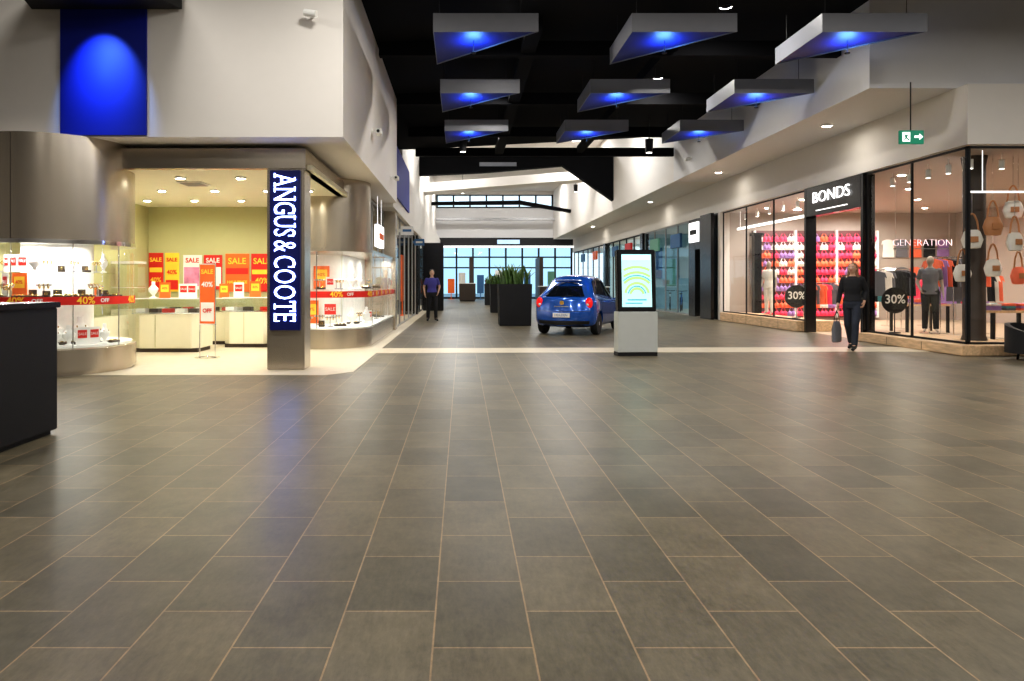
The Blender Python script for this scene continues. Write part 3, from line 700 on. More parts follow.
Pn=dict(shL=V(.165,0,1.415),elL=V(.22,.03,1.14),wrL=V(.24,-.03,.90),shR=V(-.165,0,1.415),elR=V(-.24,.06,1.16),wrR=V(-.19,-.08,1.0),
 hpL=V(.085,0,.92),knL=V(.10,-.06,.51),anL=V(.11,-.03,.10),toL=V(.13,-.16,.05),
 hpR=V(-.085,0,.92),knR=V(-.09,0,.50),anR=V(-.10,.03,.10),toR=V(-.12,-.10,.05))
def mannequin(x,y,z,rz,top,leg,label):
    o=figure(Pn,top,leg,None,None,MSK,False,(x,y,z),rz,label,'mannequin','mannequin',sleeve='short',face=False,vox=.014,group='shop mannequins',long_top=True)
    G().lathe([(.2,-.012),(.2,0.005)],24).cyl((0,.1,0),(0,.09,.5),.01).obj('stand_base',CHROME,parent=o)
    return o
mannequin(10.6,15.85,.21,-.5,GREYF,DARKT,'glossy mannequin in grey top and black leggings')
mannequin(10.0,22.8,.31,-.9,OFFW,OFFW,'glossy mannequin in cream outfit')
def bag(x,y,z,m,s_,label,top):
    r=root('hanging_bag',(x,y,z),random.uniform(-.4,.4),label,'bag','bags hanging in the shop window')
    g=G(); g.loft([((0,0,-.24),.07,.03),((0,0,-.23),.12,.05),((0,0,-.10),.16,.07),((0,0,.02),.12,.045),((0,0,.06),.09,.02)],16)
    g.obj('bag_body',m,parent=r,smooth=True)
    G().box(-.06,.06,-.078,-.066,-.14,-.05).obj('bag_pocket',TAN,parent=r)
    g=G(); g.tube([(-.09,0,.04),(-.07,0,.20),(-.03,0,.30),(0,0,.32),(.03,0,.30),(.07,0,.20),(.09,0,.04)],.014,6); g.obj('bag_strap',TAN,parent=r)
    G().cyl((0,0,.32),(0,0,(top-z)/s_),.004,n=6).obj('hanging_wire',CHROME,parent=r)
    r.scale=(s_,s_,s_)
tag(G().cyl((9.7,13.45,3.1),(13.5,13.45,3.1),.02).cyl((10.0,13.45,3.1),(10.0,13.45,3.9),.008).cyl((12.8,13.45,3.1),(12.8,13.45,3.9),.008).obj('hanging_rail',WHITEL),'white lit rail hung across the shop window','rail')
for i,(x,z,m,lb) in enumerate([(9.80,2.30,OFFW,'cream'),(10.20,2.55,TAN,'tan'),(10.62,2.25,OFFW,'cream'),(11.05,2.55,CORAL,'coral'),(11.5,2.2,GREYF,'grey')]):
    bag(x,13.45,z,m,1.2,lb+' soft shoulder bag hanging on a wire in the window',3.09)
for i,(x,z,m,lb) in enumerate([(9.85,1.65,OFFW,'cream'),(10.45,1.75,OFFW,'cream'),(10.95,1.6,CORAL,'coral'),(10.85,2.9,OFFW,'cream')]):
    bag(x,13.78,z,m,1.15,lb+' soft shoulder bag hanging on a wire in the window',3.89)
def rack(x,y,rz,n,ms,label,h=1.5,tw_=.3):
    r=root('garment_rack',(x,y,0.006),rz,label,'garment rack','garment racks')
    G().cyl((-.6,0,h),(.6,0,h),.014).cyl((-.6,0,.03),(-.6,0,h),.014).cyl((.6,0,.03),(.6,0,h),.014).box(-.62,-.58,-.25,.25,0,.03).box(.58,.62,-.25,.25,0,.03).obj('rack_frame',CHROME,parent=r)
    for i in range(n):
        xx=-.52+1.04*i/(n-1); m=random.choice(ms)
        c,s_=math.cos(rz),math.sin(rz)
        g=G(); g.prism([(-.21,-.62),(.21,-.62),(.19,-.12),(.24,-.16),(.20,-.02),(.05,.03),(-.05,.03),(-.20,-.02),(-.24,-.16),(-.19,-.12)],-.018,.018,Matrix(((0,0,1,0),(1,0,0,0),(0,1,0,0),(0,0,0,1))))
        o=tag(g.obj('hanging_garment',m,loc=(x+xx*c,y+xx*s_,h-.07),rot=(0,0,rz+random.uniform(tw_,tw_+.5))),'garment hanging on a chrome rack','garment','garments on racks')
        G().tube([(0,-.1,.0),(0,0,.035),(0,0,.07),(0,.01,.09)],.004,5).obj('hanger',BLACKM,parent=o)
rack(12.3,16.8,.2,10,[GREYF,OFFW,CORAL,DARKT],'chrome rack of mixed garments',1.6)
rack(13.2,18.5,.1,10,[PINK,LILAC,OFFW,GREYF],'chrome rack of pink and grey garments')
rack(12.2,20.3,.15,10,[GREYF,DARKT,TEAL],'chrome rack of dark garments')
rack(14.5,16.4,.1,9,[OFFW,TAN,GREYF],'chrome rack of pale garments')
rack(11.3,18.4,.3,10,[DARKT,GREYF,OFFW],'chrome rack of black and pale garments',1.7)
rack(13.8,21.8,.1,9,[PINK,CORAL,OFFW],'chrome rack of pink garments')
rack(11.6,22.6,.1,9,[PINK,CORAL,GREYF],'chrome rack of pink and coral garments',1.35)
rack(11.55,16.35,-.1,11,[OFFW,GREYF,DARKT,CORAL,LILAC],'chrome rack of mixed garments near the window',1.95)
rack(15.6,18.6,.3,9,[OFFW,TAN,PINK],'chrome rack of pale garments',1.5)
rack(12.9,14.25+.5,.1,9,[GREYF,DARKT,OFFW],'chrome rack of grey and black garments behind the bags',1.8)
def table(x,y,label):
    r=root('display_table',(x,y,.006),0,label,'table','display tables')
    G().box(-.6,.6,-.4,.4,.72,.77).obj('table_top',WOOD,parent=r,bevel=.006)
    for sx in (-.55,.55):
        for sy in (-.35,.35): G().box(sx-.03,sx+.03,sy-.03,sy+.03,0,.72).obj('leg',BLACKM,parent=r)
    for i in range(4):
        for j in range(2):
            for k in range(3):
                m=random.choice([PINK,OFFW,TEAL,GREYF,LILAC,CORAL])
                tag(G().box(-.11,.11,-.14,.14,0,.045).obj('folded_garment',m,loc=(x-.45+i*.3,y-.2+j*.38,.777+k*.046),bevel=.015),'folded garment in a stack on the display table','folded garment','folded garments on tables')
table(11.62,14.95,'timber display table stacked with folded clothes')
table(12.6,19.3,'timber display table stacked with folded clothes')
sh=root('display_shelving',(14.8,15.2,.006),-.2,'tall dark open shelving unit inside the shop','shelving')
G().box(-.9,-.86,-.2,.2,0,2.4).box(.86,.9,-.2,.2,0,2.4).box(-.9,.9,.18,.2,0,2.4).obj('shelf_frame',DBROWN,parent=sh)
for z in (.4,.9,1.4,1.9,2.36): G().box(-.86,.86,-.2,.18,z,z+.03).obj('shelf',WOOD,parent=sh)
for i in range(10):
    m=[OFFW,GREYF,CORAL,DARKT,LILAC][i%5]
    g=G(); g.prism([(-.21,-.62),(.21,-.62),(.19,-.12),(.24,-.16),(.20,-.02),(.05,.03),(-.05,.03),(-.20,-.02),(-.24,-.16),(-.19,-.12)],-.018,.018,TY)
    tag(g.obj('wall_garment',m,loc=(15.5+(i%5)*.5,25.46,2.9 if i<5 else 1.9)),'garment displayed flat on the shop wall','garment','garments on the wall')
ns=root('neon_sign',(11.15,16.95,0),0,'pinkish white neon lettering hung inside the shop window','sign')
text('lettering','GENERATION',.235,NEON,ns,(0,0,2.32),ext=.008,off=-.008)
G().box(-.7,.7,.0,.02,2.17,2.19).cyl((-.65,0.01,2.19),(-.65,0.01,3.89),.004).cyl((.65,0.01,2.19),(.65,0.01,3.89),.004).obj('sign_rail',CHROME,parent=ns)
for x in (10.3,12.0,13.8,15.6):
    for y in (14.2,16.4,18.8,21.2,23.6):
        downlight((x,y,3.895),42,.15,(1,.92,.82))
def spotcan(x,y,z):
    r=tag(G().cyl((0,0,0),(0,0,-.18),.05,n=14).cyl((0,0,0),(0,0,.12),.008,n=6).obj('track_spotlight',WPRINT,loc=(x,y,z)),'white cylindrical track spotlight on shop ceiling','spotlight','track spotlights')
    G().cyl((0,0,-.18),(0,0,-.185),.042,n=14).obj('lamp_lens',LAMPM,parent=r)
for i in range(5): spotcan(9.95,13.7+i*.62,3.77)
for i in range(4): spotcan(10.6+i*.9,13.75,3.77)
for i in range(6): spotcan(9.95,19.8+i*.95,3.77)
tag(G().box(9.9,9.98,19.6,25.2,3.25,3.33).cyl((9.94,20,3.33),(9.94,20,3.9),.006).cyl((9.94,25,3.33),(9.94,25,3.9),.006).obj('linear_light',WHITEL),'white linear light hung inside the shop window','linear light')
# tub chair
tcx=root('tub_chair',(10.02,12.25,0),.3,'low black upholstered tub chair beside the shop window','chair')
G().loft([((0,0,.12),.30,.29),((0,0,.40),.31,.30),((0,0,.44),.29,.28)],28).obj('seat',BLACKM,parent=tcx,smooth=True)
g=G(); n=25; vs=[]
for rr in (.34,.42):
    for i in range(n):
        a=math.radians(-20+220*i/(n-1)); zz=.50+.14*math.sin((a+.35)/(pi+.7)*pi)
        vs+= [(rr*math.cos(a),rr*math.sin(a),.12),(rr*math.cos(a),rr*math.sin(a),zz)]
fs=[]
for i in range(n-1):
    a=2*i; b=2*n+2*i
    fs+=[(a,a+1,a+3,a+2),(b,b+2,b+3,b+1),(a+1,b+1,b+3,a+3),(a,a+2,b+2,b)]
fs+=[(0,2*n,2*n+1,1),(2*n-2,2*n-1,4*n-1,4*n-2)]
g.add(vs,fs).obj('backrest',BLACKM,parent=tcx,smooth=True)
for a in (45,135,225,315):
    G().cyl((.24*math.cos(math.radians(a)),.24*math.sin(math.radians(a)),0),(.22*math.cos(math.radians(a)),.22*math.sin(math.radians(a)),.13),.015,.02).obj('leg',BLACKM,parent=tcx)

# ---------------------------------------------------------------- further right shops
po=root('shop_portal',(9.5,27.4,0),0,'glossy black shopfront portal with white lit sign','shop portal')
G().box(-.08,.3,-1.7,-.9,0,3.93).box(-.08,.3,.9,1.7,0,3.93).box(-.08,.3,-.9,.9,2.7,3.93).obj('portal_frame',BLACK,parent=po,bevel=.01)
G().box(-.14,-.08,.4,1.5,3.0,3.8).obj('sign_box',WHITEL,parent=po)
G().box(-.15,-.14,.55,1.35,3.3,3.5).obj('sign_mark',BLACKM,parent=po)
tag(G().box(9.15,9.27,25.75,26.9,0,3.93).obj('display_board',BLACK),'glossy black freestanding board beside shopfront','board')
glazed('Y',9.55,29.1,36.5,0,3.95,4,GREYM,'glazed shopfront with grey frames',.06,gl=GLASSD)
struct(G().box(9.4,9.75,36.5,37,0,3.95),'wall_right',BLACK,'black pier between shopfronts','wall')
glazed('Y',9.55,37,46,0,3.95,5,BLACKM,'glazed shopfront with black frames',.07)
struct(G().box(9.4,9.75,46,46.6,0,3.95),'wall_right',BLACK,'black pier between shopfronts','wall')
glazed('Y',9.55,46.6,59.5,0,3.95,6,BLACKM,'glazed shopfront with black frames',.07)
struct(G().box(14.8,15,25.7,60,0,3.95),'wall_right',mat('shop_bluegrey',(.35,.5,.55),.6),'pale blue back wall of further shops','wall')
struct(G().box(9.75,15,25.7,60,3.9,3.95),'ceiling',WHITE,'white ceiling of further shops','ceiling')
for y in (31,37.5,45,53): downlight((12,y,3.895),150,.3,(.92,.98,1))
struct(G().box(9.8,15,36.6,36.8,0,3.9).box(9.8,15,46.2,46.4,0,3.9),'wall_back',mat('shop_white',(.5,.66,.70),.6),'pale partition between shops','wall')
for i,(x,z0,z1,m,w) in enumerate([(10.2,1.6,3.2,POSTB,.5),(10.9,1.2,2.6,POSTG,.5),(11.6,1.6,3.2,WPRINT,.5),(12.4,.9,2.4,POSTB,.6),(13.3,1.5,3.0,YELLOW,.5)]):
    tag(G().box(x-w/2,x+w/2,36.5,36.56,z0,z1).obj('wall_poster',m),'coloured poster on shop partition','poster','posters in the further shop')
for y,m,z0 in ((30.2,POSTB,2.9),(33.6,POSTG,2.9),(39,RED,3.0),(42.5,POSTB,3.0),(49,ORANGE,3.0),(54,POSTB,3.0)):
    tag(G().box(9.40,9.50,y,y+1.4,z0,z0+.6).obj('fascia_sign',m),'coloured fascia sign fixed on the shopfront glazing','sign','shopfront fascia signs')
def bicycle(x,y,rz,m,label):
    r=root('bicycle',(x,y,.006),rz,label,'bicycle','bicycles in the shop')
    for xx in (-.5,.5):
        g=G(); g.tube([(xx+.33*math.cos(a),0,.34+.33*math.sin(a)) for a in [2*pi*i/20 for i in range(21)]],.018,6)
        for i in range(8):
            a=pi*i/8; g.cyl((xx-.32*math.cos(a),0,.34-.32*math.sin(a)),(xx+.32*math.cos(a),0,.34+.32*math.sin(a)),.003,n=4)
        g.obj('wheel',TYRE,parent=r)
    G().tube([(-.5,0,.34),(-.05,0,.32),(-.18,0,.80),(-.5,0,.34)],.018,6).tube([(-.05,0,.32),(.36,0,.80),(-.16,0,.74)],.018,6).tube([(.5,0,.34),(.36,0,.80),(.33,0,.95)],.016,6).obj('frame',m,parent=r)
    G().box(-.30,-.08,-.06,.06,.82,.86).obj('saddle',BLACKM,parent=r,bevel=.01)
    G().tube([(.33,-.25,.97),(.35,0,.95),(.33,.25,.97)],.014,6).obj('handlebar',BLACKM,parent=r)
bicycle(10.3,31,1.2,RED,'red bicycle displayed inside shop window'); bicycle(10.4,33.2,1.2,POSTB,'blue bicycle displayed inside shop window'); bicycle(10.4,35,1.3,WPRINT,'white bicycle displayed inside shop window')

# ---------------------------------------------------------------- further left shops
struct(G().box(-3.0,-1.9,20,20.5,0,3.4),'wall_left',CHAMP,'metal pier between shopfronts','wall')
glazed('Y',-2.0,20.5,30,0,3.4,5,GREYM,'glazed shopfront with grey frames',.05)
struct(G().box(-3.0,-1.9,30,30.6,0,3.4),'wall_left',BLACK,'black pier between shopfronts','wall')
glazed('Y',-2.0,30.6,42,0,3.4,5,BLACKM,'glazed shopfront with black frames',.06)
struct(G().box(-3.0,-1.9,42,43,0,3.4),'wall_left',BLACK,'black pier between shopfronts','wall')
glazed('Y',-2.0,43,59.5,0,3.4,6,BLACKM,'glazed shopfront with black frames',.06)
struct(G().box(-6,-5.8,20.2,60,0,3.4),'wall_left',CREAM,'cream back wall of further shops','wall')
struct(G().box(-6,-3.0,20.2,60,3.3,3.4),'ceiling',WHITE,'white ceiling of further shops','ceiling')
for y in (23,28,35,45,54): downlight((-3.8,y,3.29),70,.25,(.97,.97,.95))
for y,m,m2 in ((21.0,WPRINT,POSTB),(27.0,POSTB,WPRINT)):
    b=tag(G().box(-1.84,-1.46,y,y+.10,2.8,3.05).box(-1.9,-1.84,y+.02,y+.08,2.88,2.98).obj('blade_sign',m),'small illuminated blade sign projecting over shopfront','sign','projecting blade signs')
    G().box(-1.78,-1.52,y-.006,y,2.89,2.96).obj('sign_mark',m2,parent=b)
for y,z0,z1,m in ((21.8,.6,2.4,WPRINT),(24,.5,2.6,WPRINT),(26.5,.7,2.3,CREAM),(29,.6,2.5,ORANGE),(33,.6,2.4,WPRINT),(38,.6,2.6,POSTB)):
    tag(G().box(-2.5,-2.45,y-.5,y+.5,z0,z1).box(-2.6,-2.35,y-.3,y+.3,0.004,.04).box(-2.5,-2.45,y-.03,y+.03,.04,z0).obj('window_poster',m),'freestanding poster inside shop window','poster','posters in shop windows')
tag(G().box(-1.9,-.9,34.0,34.4,0,3.3).obj('totem_sign',BLACK,bevel=.02),'tall black totem sign standing in the mall','sign')

# ---------------------------------------------------------------- kiosk
kz=root('directory_kiosk',(3.24,13.05,0),.06,'freestanding directory kiosk with lit screen on grey base','kiosk')
G().box(-.37,.37,-.12,.16,0,.07).obj('foot',BLACKM,parent=kz)
G().box(-.37,.37,-.14,.16,.07,.82).obj('kiosk_base',mat('kiosk_grey',(.54,.56,.54),.4,noise=.02),parent=kz,bevel=.008)
TL=Matrix.Translation((0,0,.82))@Matrix.Rotation(math.radians(-4),4,'X')
G().box(-.36,.36,-.09,.09,-.01,1.15,TL).obj('screen_housing',BLACK,parent=kz,bevel=.015)
G().box(-.28,.28,-.096,-.088,.08,1.06,TL).obj('screen',SCREEN,parent=kz)
def arcs(cx,cz,rs,wd,m,name,a_0=0,a_1=180):
    for r_ in rs:
        g=G()
        for k in range(40):
            a0=math.radians(a_0+(a_1-a_0)*k/40); a1=math.radians(a_0+(a_1-a_0)*(k+1)/40)
            P4=[(cx+q*math.cos(a),cz+q*math.sin(a)) for a,q in ((a0,r_),(a1,r_),(a1,r_+wd),(a0,r_+wd))]
            if all(abs(p[0])<.265 and .12<p[1]<.93 for p in P4): g.add([(p[0],-.1,p[1]) for p in P4],[(0,1,2,3)],TL)
        if g.f: g.obj(name,m,parent=kz)
arcs(0,.30,(.10,.20,.30,.40,.50),.045,SCRG,'screen_arc',10,170)
arcs(0,.30,(.155,.355),.02,SCRB,'screen_arc',10,170)
G().box(-.25,.25,-.1,-.097,.96,1.03,TL).obj('screen_header',SCRW,parent=kz)
G().box(-.18,.18,-.1,-.097,.20,.225,TL).obj('screen_line',SCRB,parent=kz)
G().box(-.22,.1,-.1,-.097,.14,.16,TL).obj('screen_line',SCRB,parent=kz)

# ---------------------------------------------------------------- black cabinet
cb=tag(G().box(-4.9,-3.64,4.4,6.3,.04,1.13).obj('black_cabinet',BLACKM,bevel=.008),'matte black box counter standing on the tiled floor','cabinet')
G().box(-4.92,-3.62,4.38,6.32,1.13,1.18).obj('cabinet_top',BLACK,parent=cb,bevel=.006)
G().box(-4.86,-3.68,4.44,6.26,0,.04).obj('plinth',BLACKM,parent=cb)

# ---------------------------------------------------------------- planters
def planter(x,y,w,h,leafh,label,n=70):
    r=root('potted_plant',(x,y,0),0,label,'planter','tall black planters with plants')
    b=w/2*.94; t=w/2; Q=((-1,-1),(1,-1),(1,1),(-1,1))
    g=G(); vs=[(sx*b,sy*b,0) for sx,sy in Q]+[(sx*t,sy*t,h) for sx,sy in Q]+[(sx*(t-.06),sy*(t-.06),h) for sx,sy in Q]+[(sx*(t-.07),sy*(t-.07),h-.12) for sx,sy in Q]
    fs=[(3,2,1,0)]
    for k in (0,4,8):
        for i in range(4): j=(i+1)%4; fs.append((k+i,k+j,k+4+j,k+4+i))
    g.add(vs,fs).obj('planter_pot',BLACKM,parent=r,bevel=.006)
    G().box(-(t-.07),t-.07,-(t-.07),t-.07,h-.14,h-.10).obj('soil',SOIL,parent=r)
    g=G()
    for i in range(n):
        px,py=random.uniform(-t*.8,t*.8),random.uniform(-t*.8,t*.8)
        L=leafh*random.uniform(.55,1.15); a=random.uniform(0,2*pi); w_=.06; lean=random.uniform(.1,.55)*leafh
        dx,dy=math.cos(a),math.sin(a); vs=[];m=5
        for k in range(m+1):
            u=k/m; cx=px+dx*lean*u*u; cy=py+dy*lean*u*u; cz=h-.1+L*u*(1-.15*u); ww=w_*(1-u**2)*(.6+.8*u)
            vs+=[(cx-dy*ww,cy+dx*ww,cz),(cx+dy*ww,cy-dx*ww,cz)]
        g.add(vs,[(2*k,2*k+1,2*k+3,2*k+2) for k in range(m)])
    g.obj('foliage',LEAF,parent=r)
planter(1.68,22.5,1.05,1.32,.82,'tall black planter with upright green spiky leaves')
planter(1.75,32.0,.95,1.30,.65,'tall black planter with upright green spiky leaves')
planter(1.85,43.0,.95,1.30,.65,'tall black planter with upright green spiky leaves')

# ---------------------------------------------------------------- car
car=root('car',(3.35,19.67,0),math.radians(-25),'small blue five-door hatchback parked on display in the mall','car')
def ring(yb,w,zb,zbelt,zr,yr,wr,d=0):
    return [(0,yb,zb),(w*.80,yb,zb),(w*.95,yb,zb+.08),(w*.99,yb,zb+.20),(w,yb,.56),(w*1.0,yb+d*.3,.70),(w*.985,yb+d*.7,zbelt-.10),(w*.93,yb+d,zbelt-.01),(w*.88,yb+d+(yr-yb-d)*.08,zbelt+.02),(wr+.075,yr-(yr-yb)*.30,zr-.16),(wr+.02,yr-.03,zr-.06),(wr-.12,yr,zr-.005),(0,yr,zr+.03)]
NB,NT=8,10
ST=[ring(-1.70,.72,.25,.95,1.34,-1.14,.42,.10),ring(-1.60,.81,.20,.99,1.43,-1.00,.47,.06),ring(-1.42,.84,.19,.99,1.49,-.90,.505,.02),ring(-1.15,.84,.19,.98,1.535,-.80,.525),ring(-.80,.825,.18,.955,1.555,-.57,.535),
    ring(-.3,.82,.18,.92,1.555,-.22,.54),ring(.15,.82,.18,.90,1.52,.04,.535),ring(.55,.825,.18,.885,1.41,.28,.52),ring(1.0,.825,.18,.88,1.03,.98,.57),ring(1.2,.815,.19,.85,.95,1.2,.56),ring(1.45,.78,.20,.78,.86,1.45,.53),ring(1.68,.70,.22,.66,.72,1.68,.46)]
BR=.22
def cappt(p,f,b): return (p[0]*f,p[1]-b*(1-abs(f)**2.2),p[2])
def capring(R,f,b): return [cappt(p,f,b) for p in R]
rings=[capring(ST[0],f,BR) for f in (0,.3,.6,.85)]+ST+[capring(ST[-1],f,-.16) for f in (.85,.5,0)]
bm=bmesh.new(); grid=[]
for R in rings: grid.append([bm.verts.new(p) for p in R])
for i in range(len(grid)-1):
    for j in range(len(R)-1):
        try: bm.faces.new((grid[i][j],grid[i+1][j],grid[i+1][j+1],grid[i][j+1]))
        except ValueError: pass
ge=bmesh.ops.duplicate(bm,geom=list(bm.verts)+list(bm.faces))
for e in ge['geom']:
    if isinstance(e,bmesh.types.BMVert): e.co.x=-e.co.x
bmesh.ops.remove_doubles(bm,verts=bm.verts,dist=.0008)
bmesh.ops.dissolve_degenerate(bm,edges=bm.edges,dist=.0005)
bmesh.ops.recalc_face_normals(bm,faces=bm.faces)
me=bpy.data.meshes.new('car_body'); bm.to_mesh(me); bm.free(); me.materials.append(CARB)
tmp=bpy.data.objects.new('tmp',me); COL.objects.link(tmp)
ss=tmp.modifiers.new('s','SUBSURF'); ss.levels=2; ss.render_levels=2
bpy.context.view_layer.update(); dg=bpy.context.evaluated_depsgraph_get()
mes=bpy.data.meshes.new_from_object(tmp.evaluated_get(dg)); bpy.data.objects.remove(tmp)
full=bpy.data.objects.new('full',mes); COL.objects.link(full)
tmp=bpy.data.objects.new('tmp',mes.copy()); COL.objects.link(tmp)
cut=G()
for y in (-1.15,1.17):
    for s_ in (-1,1): cut.cyl((s_*.50,y,.30),(s_*1.0,y,.30),.345,n=32)
co=cut.obj('cut',BLACKM)
md=tmp.modifiers.new('b','BOOLEAN'); md.object=co; md.operation='DIFFERENCE'; md.solver='EXACT'
bpy.context.view_layer.update(); dg=bpy.context.evaluated_depsgraph_get()
me2=bpy.data.meshes.new_from_object(tmp.evaluated_get(dg)); bpy.data.objects.remove(tmp); bpy.data.objects.remove(co)
me2.name='car_body'
me2.polygons.foreach_set('use_smooth',[True]*len(me2.polygons))
try: me2.set_sharp_from_angle(angle=math.radians(45))
except Exception: pass
cbd=bpy.data.objects.new('car_body',me2); COL.objects.link(cbd); cbd.parent=car
from mathutils.bvhtree import BVHTree
bvh=BVHTree.FromPolygons([v.co.copy() for v in mes.vertices],[tuple(p.vertices) for p in mes.polygons])
bpy.data.objects.remove(full)
def lerp(a,b,t): return tuple(a[i]+(b[i]-a[i])*t for i in range(3))
def chain(R,v):
    q=v*(NT-NB); k=min(int(q),NT-NB-1); return lerp(R[NB+k],R[NB+k+1],q-k)
def snap(p,off=.007):
    p=Vector(p); loc,nrm,i,d=bvh.find_nearest(p)
    c=Vector((0,p.y*.6,.8))
    if nrm.dot(loc-c)<0: nrm=-nrm
    return loc+nrm*off
def patch(name,f,nu,nv,m):
    g=G(); vs=[]
    for i in range(nu+1):
        for j in range(nv+1): vs.append(snap(f(i/nu,j/nv)))
    g.add(vs,[(i*(nv+1)+j,(i+1)*(nv+1)+j,(i+1)*(nv+1)+j+1,i*(nv+1)+j+1) for i in range(nu) for j in range(nv)])
    return g.obj(name,m,parent=car,smooth=True)
R0=ST[0]
patch('rear_window',lambda u,v: cappt(chain(R0,.06+.86*v),(-.86+1.72*u)*(1-.06*v),BR),18,10,CARGL)
def side(i0,i1,s_,u0,u1,v0=.08,v1=.84):
    n=i1-i0
    def f(u,v):
        q=(u0+(u1-u0)*u)*n; k=min(int(q),n-1); t=q-k; vv=v0+(v1-v0)*v
        p=lerp(chain(ST[i0+k],vv),chain(ST[i0+k+1],vv),t); return (s_*p[0],p[1],p[2])
    return f
for s_ in (-1,1):
    patch('side_window',side(1,3,s_,.5,.95),10,8,CARGL)
    patch('side_window',side(3,5,s_,.05,.97),12,8,CARGL)
    patch('side_window',side(5,7,s_,.03,.95),12,8,CARGL)
A=ST[7]; B=ST[8]
def ws(u,v):
    f=-.92+1.84*u; p=lerp(A[10],B[10],.10+.80*v); zc=(A[12][2]-A[10][2])*(1-f*f)
    return (p[0]*f,p[1],p[2]+zc*(1-v)+.05*(1-f*f)*v)
patch('windscreen',ws,12,8,CARGL)
for s_ in (-1,1):
    q=snap((s_*.70,-1.72,.86),0)
    G().sph(q,(.095,.075,.14),16,12).obj('tail_light',TAIL,parent=car,smooth=True)
    G().sph((q.x*.97,q.y-.062,q.z-.04),(.035,.02,.035),12,8).obj('reverse_lamp',CLEAR,parent=car,smooth=True)
    G().sph((s_*.60,1.70,.66),(.13,.09,.13),14,10).obj('headlight',CLEAR,parent=car,smooth=True)
    G().sph((s_*.91,.62,.96),(.09,.06,.07),14,10).cyl((s_*.76,.62,.90),(s_*.86,.62,.94),.02).obj('wing_mirror',CARB,parent=car,smooth=True)
    q=snap((s_*.82,.04,.815),0)
    G().box(q.x-.012,q.x+.012,-.05,.13,.80,.83).obj('door_handle',CARB,parent=car,bevel=.005)
    for y in (-.62,.22,.9):
        g=G(); zs=[.28+.07*i for i in range(9)]; vs=[]
        for z in zs:
            for yy in (y-.005,y+.005): vs.append(snap((s_*.83,yy,z),.003))
        g.add(vs,[(2*i,2*i+1,2*i+3,2*i+2) for i in range(8)]).obj('door_seam',BLACKM,parent=car)
    for y in (-1.15,1.17):
        w=G().lathe([(.20,-.09),(.275,-.09),(.295,-.06),(.295,.06),(.275,.09),(.20,.09)],32,Matrix.Translation((s_*.71,y,.295))@Matrix.Rotation(pi/2,4,'Y')).obj('wheel',TYRE,parent=car,smooth=True)
        g=G(); TT=Matrix.Translation((s_*(.71+.075),y,.295))@Matrix.Rotation(s_*pi/2,4,'Y')
        g.lathe([(.195,-.01),(.205,.012),(.19,.012),(.18,-.02)],28,TT,cap=False)
        for k in range(5):
            g.box(.02,.19,-.03,.03,-.005,.01,TT@Matrix.Rotation(2*pi*k/5,4,'Z'))
        g.lathe([(.05,-.01),(.05,.015),(.03,.02)],16,TT); g.obj('rim',RIM,parent=w)
def capstrip(name,z0,z1,f1,m,off,w=.74):
    g=G(); vs=[]; n=14
    for i in range(n+1):
        f=-f1+2*f1*i/n; y=-1.70-BR*(1-abs(f)**2.2)
        for z in (z0,(z0+z1)/2,z1): vs.append(snap((w*f,y,z),off))
    g.add(vs,[(3*i+j,3*i+j+1,3*i+j+4,3*i+j+3) for i in range(n) for j in range(2)]); return g.obj(name,m,parent=car,smooth=True)
capstrip('lower_bumper',.27,.38,.95,BLACKM,.008)
capstrip('bumper_seam',.62,.632,.98,BLACKM,.005)
G().loft([((0,-1.27,1.375),.34,.12),((0,-1.29,1.405),.38,.15),((0,-1.22,1.44),.34,.13)],20).obj('roof_spoiler',CARB,parent=car,smooth=True)
yb=snap((0,-1.95,.52),0).y
G().box(-.22,.22,yb-.02,yb+.02,.47,.58).obj('number_plate',WPRINT,parent=car)
text('lettering','HOLDEN',.085,POSTB,car,(0,yb-.026,.525),ext=.001)
yb=snap((0,-1.92,.84),0).y
G().cyl((0,yb-.02,.84),(0,yb+.02,.84),.055,n=20).obj('badge',GOLD,parent=car)
G().box(-.20,.20,yb-.025,yb+.02,.735,.755).obj('boot_trim',CHROME,parent=car)
a_=snap((-.02,-1.80,1.02),.015); b_=snap((.25,-1.75,1.10),.015)
G().cyl(a_,b_,.008,n=6).obj('rear_wiper',BLACKM,parent=car)

